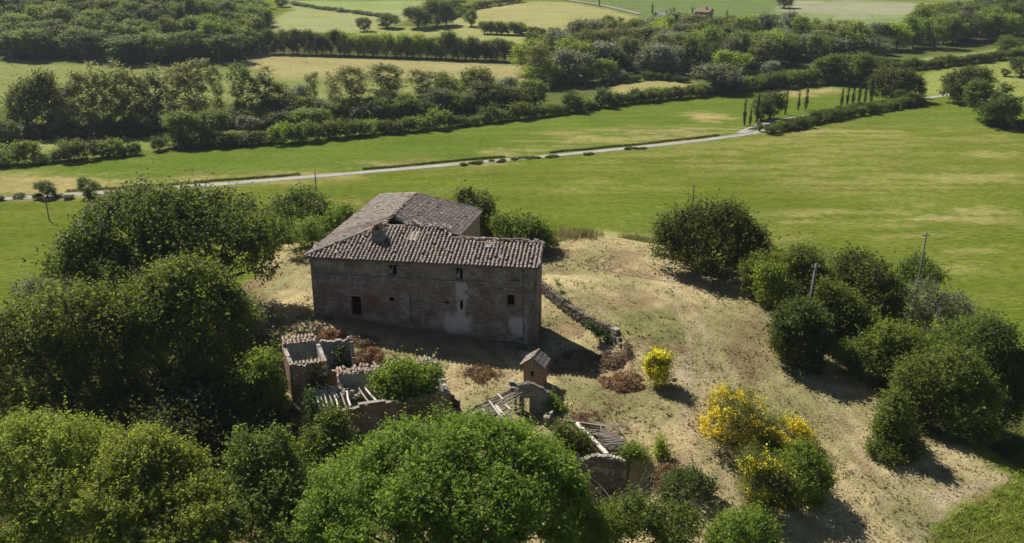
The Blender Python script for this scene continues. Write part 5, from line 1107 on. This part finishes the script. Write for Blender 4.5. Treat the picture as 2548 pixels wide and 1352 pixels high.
# the riverside belt, left to right
BELT = [('round', 'oak_dark', 20, 362, 75, 60, 'round dark tree at the left edge beside the small field', 0), ('round', 'oak_dark', 75, 330, 95, 125, 'dark crowned tree at the left start of the riverside belt', 0), ('round', 'oak_dark', 125, 335, 100, 150, 'tall dark round tree second in the riverside belt', 0),
  ('poplar', 'olive', 180, 335, 80, 140, 'loose olive poplar right of the tall dark round tree', 0), ('poplar', 'olive', 232, 335, 80, 150, 'olive poplar beside dense trees in the left riverside belt', 0), ('poplar', 'olive', 285, 332, 85, 165, 'tallest olive poplar of the left riverside belt', 0),
  ('poplar', 'olive', 335, 325, 85, 165, 'wide tall poplar just right of the tallest olive one', 0), ('poplar', 'oak_dark', 385, 325, 80, 150, 'dark dense poplar in the left riverside belt', 0), ('poplar', 'olive', 440, 310, 75, 130, 'pale poplar above the green oak in the hedge', 0), ('poplar', 'olive', 492, 302, 80, 145, 'pale loose poplar standing tall before the straw field', 0),
  ('poplar', 'olive', 545, 295, 48, 125, 'slender pale poplar left of the gap in the belt', 0), ('poplar', 'oak_mid', 603, 305, 62, 138, 'vase shaped dark poplar right of the gap in the belt', 0), ('poplar', 'oak_dark', 655, 303, 75, 125, 'broad dark poplar beside the vase shaped one', 0), ('poplar', 'oak_mid', 705, 300, 55, 100, 'short poplar behind the silver willow', 0),
  ('round', 'silver', 745, 292, 62, 78, 'silver grey willow amid the dark poplars', 0), ('poplar', 'olive', 782, 290, 34, 105, 'narrow poplar right of the silver willow', 0), ('poplar', 'olive', 832, 278, 42, 92, 'leaning thin poplar on the straw field side', 0), ('poplar', 'olive', 882, 287, 88, 116, 'wide olive poplar with clear trunk before the straw field', 0),
  ('poplar', 'olive', 968, 272, 98, 108, 'largest wide olive poplar in front of the straw field', 0), ('poplar', 'olive', 1055, 274, 64, 95, 'olive poplar left of the dark riverside oaks', 0), ('round', 'oak_mid', 1110, 268, 75, 82, 'green round tree between olive poplar and dark oak', 0), ('round', 'silver', 1105, 248, 36, 38, 'small silver crown peeping out of the belt', 0),
  ('round', 'oak_mid', 1190, 262, 85, 88, 'dark tall oak at the right end of the straw field', 0), ('round', 'oak_dark', 1192, 272, 72, 66, 'dense dark oak in front of the taller oak', 0), ('round', 'silver', 1262, 252, 70, 58, 'pale silver willow left of the dark wood', 0), ('round', 'oak_mid', 1150, 285, 60, 50, 'low round tree behind the hedgerow below the dark oak', 0),
  ('round', 'oak_mid', 460, 362, 85, 84, 'bright edged oak standing in the hedgerow', 0), ('round', 'oak_mid', 530, 358, 90, 82, 'second green oak touching the hedgerow oak', 0), ('round', 'bright', 770, 318, 100, 48, 'low spreading bright tree above the hedgerow', 0), ('round', 'oak_mid', 930, 300, 80, 52, 'low dark tree in the hedgerow below the wide poplar', 0),
  ('round', 'oak_mid', 1010, 292, 80, 46, 'low green tree behind the middle of the hedgerow', 0), ('round', 'oak_dark', 690, 320, 70, 40, 'low dark tree between bright tree and oaks in the hedgerow', 0), ('round', 'greygreen', 620, 330, 60, 40, 'grey green low tree behind the hedgerow', 0), ('round', 'oak_mid', 1330, 262, 70, 60, 'round tree right of the pale silver willow', 0)]
for k_, m_, px, py, w_, h_, lab, _ in BELT: fartree(k_, m_, px, py, w_, h_, lab, 'trees of the riverside belt', 'willow_tree' if m_ == 'silver' else None)
for i in range(26):   # dark scrub filling the foot of the belt
    px = 20 + i * 24 + TRR.uniform(-8, 8); py = np.interp(px, [0, 400, 640], [345, 335, 312]) + TRR.uniform(-4, 6)
    fartree('shrub', ('oak_dark', 'greygreen')[i % 2], px, py, TRR.uniform(40, 60), TRR.uniform(26, 44), ('dark' if i % 2 == 0 else 'grey green') + ' scrub under the riverside belt, ' + ('below its dark round trees' if px < 160 else 'below the tallest olive poplars' if px < 360 else 'below the pale poplars' if px < 520 else 'below the vase shaped poplar'), 'scrub under the riverside poplars')
for i in range(22):
    px = 650 + i * 31 + TRR.uniform(-8, 8); py = np.interp(px, [640, 1000, 1330], [312, 290, 262]) + TRR.uniform(-6, 4)
    fartree('round', ('oak_mid', 'oak_dark', 'greygreen')[i % 3], px, py, TRR.uniform(50, 70), TRR.uniform(38, 60), ('mid green', 'dark', 'grey green')[i % 3] + ' undergrowth tree behind the hedgerow, ' + ('below the silver willow' if px < 800 else 'below the wide olive poplars' if px < 1020 else 'below the dark riverside oaks' if px < 1220 else 'by the pale silver willow'), 'undergrowth trees behind the hedgerow')
# hedgerow along the far edge of the green field
HED = [(-60, 420), (0, 415), (150, 405), (330, 388), (420, 372), (600, 366), (790, 350), (1000, 331), (1280, 300), (1400, 286), (1560, 259), (1720, 244), (1880, 222), (1990, 205)]
hw = np.array([gp(*p) for p in HED]); tt_ = np.r_[0, np.cumsum(np.hypot(*np.diff(hw[:, :2], axis=0).T))]; s = 0; i = 0
while s < tt_[-1]:
    p = np.array([np.interp(s, tt_, hw[:, k]) for k in range(3)]); p[1] += TRR.normal(1, .8); p[2] = gz(p[0], p[1]); w_ = TRR.uniform(3.4, 7.4); h_ = w_ * TRR.uniform(.5, .95)
    px_ = CX + F * p[0] / (p[1] * CP + (HC - p[2]) * SP)
    sec = [t for q, t in ((120, 'at the left end of the long hedgerow'), (330, 'in the long hedgerow below the small field'), (600, 'in the long hedgerow beside the hedgerow oaks'), (800, 'in the long hedgerow below the silver willow'), (1010, 'in the long hedgerow below the wide poplars'), (1300, 'in the long hedgerow below the riverside oaks'), (1500, 'in the long hedgerow below the yellow green tree'), (1750, 'in the long hedgerow below the little straw field'), (9999, 'at the right end of the long hedgerow')) if px_ < q][0]
    k_ = ('oak_dark', 'oak_mid', 'oak_dark', 'bright')[TRR.randint(4)]
    if not (330 < px_ < 440 and i % 2):
        fartree('shrub', k_, 0, 0, w_ * pxm(p), h_ * pxm(p), {'oak_dark': 'dark green', 'oak_mid': 'green', 'bright': 'light green'}[k_] + ' shrub ' + sec, 'shrubs of the long hedgerow', p=p)
    s += w_ * .52; i += 1
# dark row and bright row beyond the straw field
for i in range(10): fartree('round', 'oak_dark', 665 + i * 20 + TRR.uniform(-4, 4), 133 + i * .5, 34, TRR.uniform(48, 60), 'dark tree in the straight row left of the bright green row', 'dark row beyond the straw field')
for i in range(15): fartree('round', ('light', 'ash')[i % 2] if i not in (9, 13) else 'oak_mid', 855 + i * 17.5 + TRR.uniform(-4, 4), 138 + i * .6, TRR.uniform(34, 44), TRR.uniform(44, 58), ('pale' if i % 2 == 0 else 'bright') + ' green tree in the row beyond the straw field' if i not in (9, 13) else 'darker tree standing within the bright green row', 'bright row beyond the straw field')
for i in range(11): fartree('round', ('oak_dark', 'oak_mid', 'greygreen')[i % 3], 1110 + i * 16, 147 + i * .6, TRR.uniform(34, 44), TRR.uniform(44, 66), ('dark', 'mid green', 'grey green')[i % 3] + ' tree at the right end of the bright green row', 'mixed trees right of the bright row')
# woods
def wood_zone(group, px, py):
    if 'hillside' in group:
        d = 'at the front edge' if py > 132 else 'on the lower slope' if py > 98 else 'on the middle slope' if py > 60 else 'on the upper slope'
        return d + ' of the hillside wood, ' + ('at its left end' if px < 130 else 'below the grey farm roof' if px < 230 else 'above the tallest poplars' if px < 380 else 'above the pale loose poplars' if px < 520 else 'towards the pale hill')
    if 'valley' in group:
        d = 'at the front' if py > 180 else 'in the middle' if py > 130 else 'at the back'
        return d + ' of the valley wood, ' + ('by the straw field end' if px < 1420 else 'above the yellow green tree' if px < 1540 else 'above the little straw field' if px < 1680 else 'below the red roofed farmhouse' if px < 1820 else 'above the broad grey green tree' if px < 1960 else 'above the leafy row' if px < 2110 else 'by its right end')
    return 'in the upper right wood, ' + ('by the pale strip field' if px < 2360 else 'above the hedge end' if px < 2480 else 'at the picture edge')
def px_of(p): return CX + F * p[0] / (p[1] * CP + (HC - p[2]) * SP)
def fill(poly, nx_, dy_m, kinds, wm, hm, label, group, seed, zig=.35):
    """trees set out in loose rows over a world polygon (bases given as view lines)"""
    R_ = RS(seed); Pg = gpoly(poly); lo, hi = Pg.min(0), Pg.max(0); y = lo[1]; n = 0; pts = []
    while y < hi[1]:
        x = lo[0] + R_.uniform(0, nx_)
        while x < hi[0]: pts.append((x + R_.normal(0, nx_ * .18), y + R_.normal(0, dy_m * zig))); x += nx_
        y += dy_m
    pts = np.array(pts); k = sdist(pts[:, 0], pts[:, 1], Pg) > -.5; pts = pts[k & (np.abs(pts[:, 0]) < pts[:, 1] * .63)]
    for x, y in pts:
        if py_of(x, y) < 3: continue
        p = np.array((x, y, gz(x, y))); s = pxm(p); i = R_.randint(len(kinds)); kd, mt, word = kinds[i]
        fartree(kd, mt, 0, 0, R_.uniform(*wm) * s, R_.uniform(*hm) * s, word + ' tree ' + wood_zone(group, px_of(p), py_of(x, y)), group, 'willow_tree' if mt == 'silver' else None, p)
    return len(pts)
KD = [('round', 'oak_dark', 'dark'), ('round', 'oak_dark', 'dark'), ('round', 'oak_mid', 'mid green'), ('round', 'bright', 'bright green')]
n1 = fill([(-30, 152), (250, 152), (420, 166), (600, 158), (645, 90), (660, 25), (640, 6), (-30, 6)], 9.5, 10.5, [('round', 'oak_dark', 'dark'), ('round', 'oak_mid', 'mid green'), ('round', 'bright', 'bright green'), ('round', 'oak_mid', 'mid green'), ('poplar', 'oak_mid', 'tall')], (9, 16), (8, 14), 'round tree in the big wood on the left hillside', 'trees of the left hillside wood', 61)
n2 = fill([(1310, 226), (1480, 203), (1600, 192), (1730, 188), (1830, 192), (2000, 168), (2240, 142), (2230, 115), (2060, 112), (1900, 96), (1700, 84), (1500, 108), (1320, 150)], 11.5, 11.5, KD + [('round', 'silver', 'silver'), ('round', 'light', 'pale green'), ('poplar', 'olive', 'tall olive'), ('round', 'greygreen', 'grey green')], (9, 16), (8, 15), 'tree in the valley wood right of the straw field', 'trees of the valley wood', 62)
n3 = fill([(2235, 135), (2400, 118), (2548, 98), (2600, 40), (2450, 55), (2320, 70), (2240, 105)], 13, 13, KD + [('round', 'greygreen', 'grey green')], (10, 15), (10, 15), 'tree in the wood at the upper right corner', 'trees of the upper right wood', 63)
# solitary and special trees
for a in [('round', 'light', 1452, 212, 66, 52, 'single yellow green tree standing before the valley wood'), ('poplar', 'olive', 1335, 215, 62, 110, 'tall loose poplar at the left front of the valley wood'), ('round', 'greygreen', 1790, 228, 130, 64, 'broad grey green tree behind the right hedgerow'), ('round', 'silver', 1915, 190, 46, 36, 'small silvery tree in front of the valley wood'),
          ('round', 'silver', 1540, 205, 36, 28, 'small silver bush at the edge of the little straw field'), ('round', 'oak_mid', 2060, 205, 80, 66, 'light green round tree at the left of the leafy row'), ('round', 'oak_mid', 2115, 208, 90, 72, 'light green tree in the middle of the leafy row'), ('round', 'oak_mid', 2165, 206, 80, 66, 'light green tree at the right of the leafy row'),
          ('round', 'oak_dark', 2215, 252, 100, 78, 'dark spreading tree at the end of the cypress row'), ('round', 'oak_dark', 2255, 252, 70, 74, 'dark round tree right of the spreading one by the road'), ('round', 'oak_mid', 2250, 262, 60, 36, 'low green tree under the dark spreading pair by the road'), ('round', 'oak_mid', 2292, 245, 22, 28, 'tiny round tree beside the road before the right hand oaks'),
          ('round', 'oak_dark', 1915, 298, 78, 66, 'round headed dark tree by the driveway between the cypresses'), ('round', 'oak_dark', 1893, 302, 36, 40, 'narrow dark tree left of the round headed one'), ('round', 'oak_mid', 1889, 328, 16, 24, 'tiny round tree in the fork of the road'),
          ('round', 'oak_dark', 2400, 258, 110, 88, 'largest dark oak at the right by the road'), ('round', 'oak_dark', 2445, 300, 110, 96, 'big dark oak in the middle of the right hand group'), ('round', 'oak_dark', 2490, 318, 95, 78, 'front dark oak of the right hand group'), ('round', 'oak_mid', 2370, 245, 60, 60, 'lower green tree at the left of the right hand oaks'), ('round', 'oak_dark', 2540, 190, 60, 44, 'dark tree cut by the right edge above the oak group'), ('round', 'oak_mid', 2500, 190, 24, 18, 'small bush left of the dark right edge tree'), ('round', 'oak_mid', 2505, 132, 60, 40, 'light round tree at the end of the upper right hedge'),
          ('round', 'oak_mid', 117, 492, 50, 42, 'thin little roadside tree at the far left'), ('round', 'oak_mid', 222, 492, 52, 50, 'dense little roadside tree second from the left'),
          ('round', 'oak_dark', 907, 78, 40, 32, 'round dark bush left of a pair on the pale hill'), ('round', 'oak_dark', 965, 70, 58, 34, 'wide dark bush on the pale hill'), ('round', 'oak_dark', 1040, 70, 70, 50, 'dark tree at the left of the hilltop grove'), ('round', 'oak_dark', 1085, 66, 60, 60, 'tall dark tree in the hilltop grove'), ('round', 'oak_dark', 1110, 62, 50, 56, 'dark tree at the right of the hilltop grove'), ('round', 'oak_mid', 1172, 66, 36, 40, 'green tree right of the hilltop grove'), ('round', 'oak_mid', 1080, 22, 60, 24, 'green tree at the top edge above the hilltop grove'), ('round', 'oak_mid', 1130, 16, 60, 16, 'low tree at the top edge right above the grove'),
          ('round', 'oak_mid', 1437, 82, 22, 24, 'small tree on the pale slope in front of the far valley'), ('round', 'oak_dark', 1335, 84, 20, 16, 'tiny dark bush on the pale slope'), ('round', 'oak_mid', 1522, 86, 58, 44, 'round green tree at the corner of the pale slope'), ('round', 'oak_dark', 1950, 20, 50, 34, 'dark tree at the top edge between two far fields'), ('round', 'oak_dark', 700, 18, 36, 22, 'dark tree at the top end of the left wood')]:
    fartree(*a[:7])
for i in range(7): fartree('round', 'oak_mid' if i % 2 else 'bright', 1205 + i * 15, 84 + i * .6, 30, 30, ('green' if i % 2 else 'bright') + ' tree of the short row right of the hilltop grove', 'short row on the pale hill')
CYP = [(1851, 313, 62, 8, 'first cypress from the left by the driveway'), (1866, 312, 40, 7, 'short cypress second from the left by the driveway'), (1883, 308, 68, 8, 'cypress touching the round headed dark tree'), (1954, 286, 60, 7, 'cypress just right of the round headed dark tree'), (1986, 275, 44, 6, 'shorter cypress of the lone pair in the green field'), (2005, 273, 54, 8, 'taller cypress of the lone pair in the green field'),
       (2093, 267, 44, 7, 'first cypress of the evenly spaced roadside row'), (2107, 266, 50, 7, 'second cypress of the evenly spaced roadside row'), (2121, 264, 50, 7, 'third cypress of the evenly spaced roadside row'), (2136, 262, 50, 8, 'fourth cypress of the evenly spaced roadside row'), (2151, 259, 40, 7, 'fifth cypress of the evenly spaced roadside row'), (2166, 257, 58, 9, 'last cypress of the row beside the dark spreading tree')]
for px, py, h_, w_, lab in CYP: fartree('cypress', 'cypress', px, py, w_ * 1.35, h_ * 1.08, lab, 'cypresses by the road')
for px, py, h_, w_, lab in [(1623, 36, 26, 6, 'leftmost far cypress at the hamlet'), (1668, 44, 24, 6, 'far cypress left of the grey roofed farm'), (1675, 46, 26, 9, 'thick far cypress beside the farm roof'), (1722, 44, 26, 5, 'thin far cypress behind the farmhouse'), (1731, 46, 26, 7, 'far cypress touching the red roofed farmhouse'), (1807, 62, 34, 7, 'lone far cypress right of the red roofed farmhouse'), (1491, 16, 20, 5, 'tiny lone cypress beside the pale farm track'), (1935, 62, 16, 4, 'tiny cypress before the pale green far field')]:
    fartree('cypress', 'cypress', px, py, w_, h_, lab, 'cypresses round the far hamlet')
# shrubs along the road and the upper right hedge
def hedge(pts, wr, hr, step, mats, label, group, seed):
    R_ = RS(seed); W2 = np.array([gp(*p) for p in pts]); t_ = np.r_[0, np.cumsum(np.hypot(*np.diff(W2[:, :2], axis=0).T))]; s = 0
    while s < t_[-1]:
        p = np.array([np.interp(s, t_, W2[:, k]) for k in range(3)]); p[:2] += R_.normal(0, .6, 2); p[2] = gz(p[0], p[1]); w_ = R_.uniform(*wr); m_ = mats[R_.randint(len(mats))]
        fartree('shrub', m_[0], 0, 0, w_ * pxm(p), R_.uniform(*hr) * pxm(p), m_[1] + ' ' + label, group, p=p); s += w_ * step
MM = [('oak_dark', 'dark'), ('oak_mid', 'green'), ('oak_dark', 'dark')]
hedge([(1920, 333), (1970, 322), (2040, 306), (2110, 292), (2200, 276), (2290, 262)], (3, 4.6), (2.0, 4.0), .6, MM, 'shrub in the scrub strip along the near side of the road', 'scrub along the road', 71)
hedge([(2020, 292), (2080, 280), (2160, 266), (2230, 258)], (2.4, 4), (1.2, 2.2), .9, MM, 'low shrub between road and cypress row', 'low scrub by the cypresses', 72)
hedge([(2220, 178), (2330, 168), (2440, 155), (2560, 140)], (4, 6), (3, 5), .55, MM, 'shrub in the hedge at the upper right field', 'upper right hedge', 73)
hedge([(1880, 225), (1960, 218), (2040, 210), (2180, 212), (2200, 225)], (4.5, 7), (4, 6.5), .55, MM, 'shrub at the foot of the leafy row beyond the field', 'shrubs under the leafy row', 74)
hedge([(0, 500), (60, 498), (130, 496), (260, 488)], (1.4, 2.4), (.8, 1.6), 1.6, MM, 'small bush beside the two little roadside trees', 'small roadside bushes', 75)
hedge([(2450, 312), (2530, 322), (2560, 318)], (3, 5), (2, 3), .7, MM, 'low bush at the foot of the right hand oaks', 'low bushes under the oaks', 76)
hedge([(730, 12), (820, 26), (900, 36), (985, 50)], (4, 7), (1.5, 2.6), .9, [('greygreen', 'grey green'), ('oak_dark', 'dark')], 'shrub along the track on the far pale hill', 'hill track hedge', 77)
hedge([(1700, 205), (1620, 198), (1560, 206), (1500, 214)], (3, 5), (2, 3.4), .8, MM, 'shrub between the little straw field and the valley wood', 'shrubs behind the straw field', 78)
hedge([(1120, 48), (1180, 22), (1300, 4)], (5, 8), (3, 5), .9, MM, 'shrub in the hill hedge above the grove', 'hill hedge above the grove', 79)
hedge([(1290, 84), (1380, 86), (1500, 88)], (4, 8), (2, 4), 1.2, MM, 'bush along the lower edge of the pale slope', 'bushes below the pale slope', 80)
hedge([(2290, 40), (2400, 35), (2548, 24)], (6, 9), (5, 8), .9, MM, 'tree top along the upper right skyline field', 'upper right field trees', 81)
hedge([(1150, 410), (1230, 402), (1330, 394), (1390, 388)], (1.6, 2.6), (.4, .8), .9, MM, 'low shrub on the near verge of the white road', 'verge shrubs by the road', 82)
hedge([(1455, 384), (1480, 382)], (1.6, 2.4), (.5, .8), .8, MM, 'tiny shrub clump on the road verge left of the bend', 'verge clump', 83)
hedge([(1560, 372), (1600, 369)], (1.6, 2.4), (.5, .8), .8, MM, 'tiny shrub clump on the road verge nearer the bend', 'second verge clump', 84)

# ------------------------------------------------------------------ far buildings
def far_house(label, px, py, wpx, wm_h, dep, roofm, wallm, rz, hip=True):
    p = gp(px, py); s = pxm(p); W = wpx / s; H = wm_h; o = thing('far_farmhouse', label, 'house', p, rz)
    mb = wall_holes(W, -1, H, [(W * f, W * f + .9, H * .5, H * .5 + 1.2) for f in (.15, .45, .75)], .3); mb.face([(W, 0, -1), (W, dep, -1), (W, dep, H), (W, 0, H)]); mb.face([(0, dep, -1), (0, 0, -1), (0, 0, H), (0, dep, H)]); mb.face([(W, dep, -1), (0, dep, -1), (0, dep, H), (W, dep, H)])
    mb.face([(W, 0, H), (W, dep, H), (W, dep / 2, H + 1.6)]); mb.face([(0, dep, H), (0, 0, H), (0, dep / 2, H + 1.6)])
    for v in mb.v: pass
    mb.v = [(v[0] - W / 2, v[1], v[2]) for v in mb.v]; mb.build('wall', wallm, o)
    mb = MB(); e = .5
    mb.face([(-W / 2 - e, -e, H - .2), (W / 2 + e, -e, H - .2), (W / 2 + e, dep / 2, H + 1.75), (-W / 2 - e, dep / 2, H + 1.75)]); mb.face([(W / 2 + e, dep + e, H - .2), (-W / 2 - e, dep + e, H - .2), (-W / 2 - e, dep / 2, H + 1.75), (W / 2 + e, dep / 2, H + 1.75)])
    mb.box((0, -e + .05, H - .28), (W + 2 * e, .1, .14)); r = mb.build('roof', roofm, o); mb = MB(); mb.box((W * .2, dep * .35, H + 1.9), (.8, .8, 1.4)); mb.build('chimney', wallm, r)
    for f in (.15, .45, .75): mb = MB(); mb.box((W * f + .45 - W / 2, .22, H * .5 + .6), (.9, .06, 1.2)); mb.build('window', M['dark'], o)
far_house('red roofed far farmhouse among cypresses in the valley', 1745, 56, 36, 6, 8, M['farroof'], M['farwall'], -.5)
far_house('grey brown roofed low farm building left of the far cypresses', 1656, 56, 34, 4, 8, M['greyroof'], M['farwall'], .3)
far_house('long grey roofed farm building in the wood at upper left', 72, 84, 46, 4, 9, M['greyroof'], M['farwall'], .1)
p = gp(1727, 136); mb = MB(); 
for k in range(6):
    a0, a1 = math.pi * k / 6, math.pi * (k + 1) / 6; mb.face([(-2.2 * math.cos(a0), 0, 2.2 * math.sin(a0) + .8), (-2.2 * math.cos(a1), 0, 2.2 * math.sin(a1) + .8), (-2.2 * math.cos(a1), 6, 2.2 * math.sin(a1) + .8), (-2.2 * math.cos(a0), 6, 2.2 * math.sin(a0) + .8)]); mb.face([(0, 0, .8), (-2.2 * math.cos(a1), 0, 2.2 * math.sin(a1) + .8), (-2.2 * math.cos(a0), 0, 2.2 * math.sin(a0) + .8)])
mb.box((0, 3, .35), (4.4, 6, .9)); o = mb.build('polytunnel', M['white']); o.location = p + np.array((0, -9, 5.0)); tag(o, 'small white polytunnel glimpsed inside the valley wood', 'polytunnel')
o.location = p

# ------------------------------------------------------------------ air
N = NT('thin_air'); vol = N.n_raw('ShaderNodeVolumePrincipled', {'Color': (.78, .86, 1.0, 1), 'Density': .0001, 'Anisotropy': .2}); N.t.links.new(vol.outputs[0], N.out.inputs[1])
mb = MB(); zlo, zhi = float(GZ.min()) - 1.5, float(GZ.max()) + 30; mb.box((0, 1650, (zlo + zhi) / 2), (6900, 3700, zhi - zlo)); tag(mb.build('haze', N.mat), kind='stuff')
print('woods', n1, n2, n3, 'tiles', len(rows), 'objects', len(bpy.data.objects))
print('tris', sum(sum(len(p.vertices) - 2 for p in m.polygons) if len(m.polygons) < 20000 else len(m.loops) - 2 * len(m.polygons) for m in bpy.data.meshes))
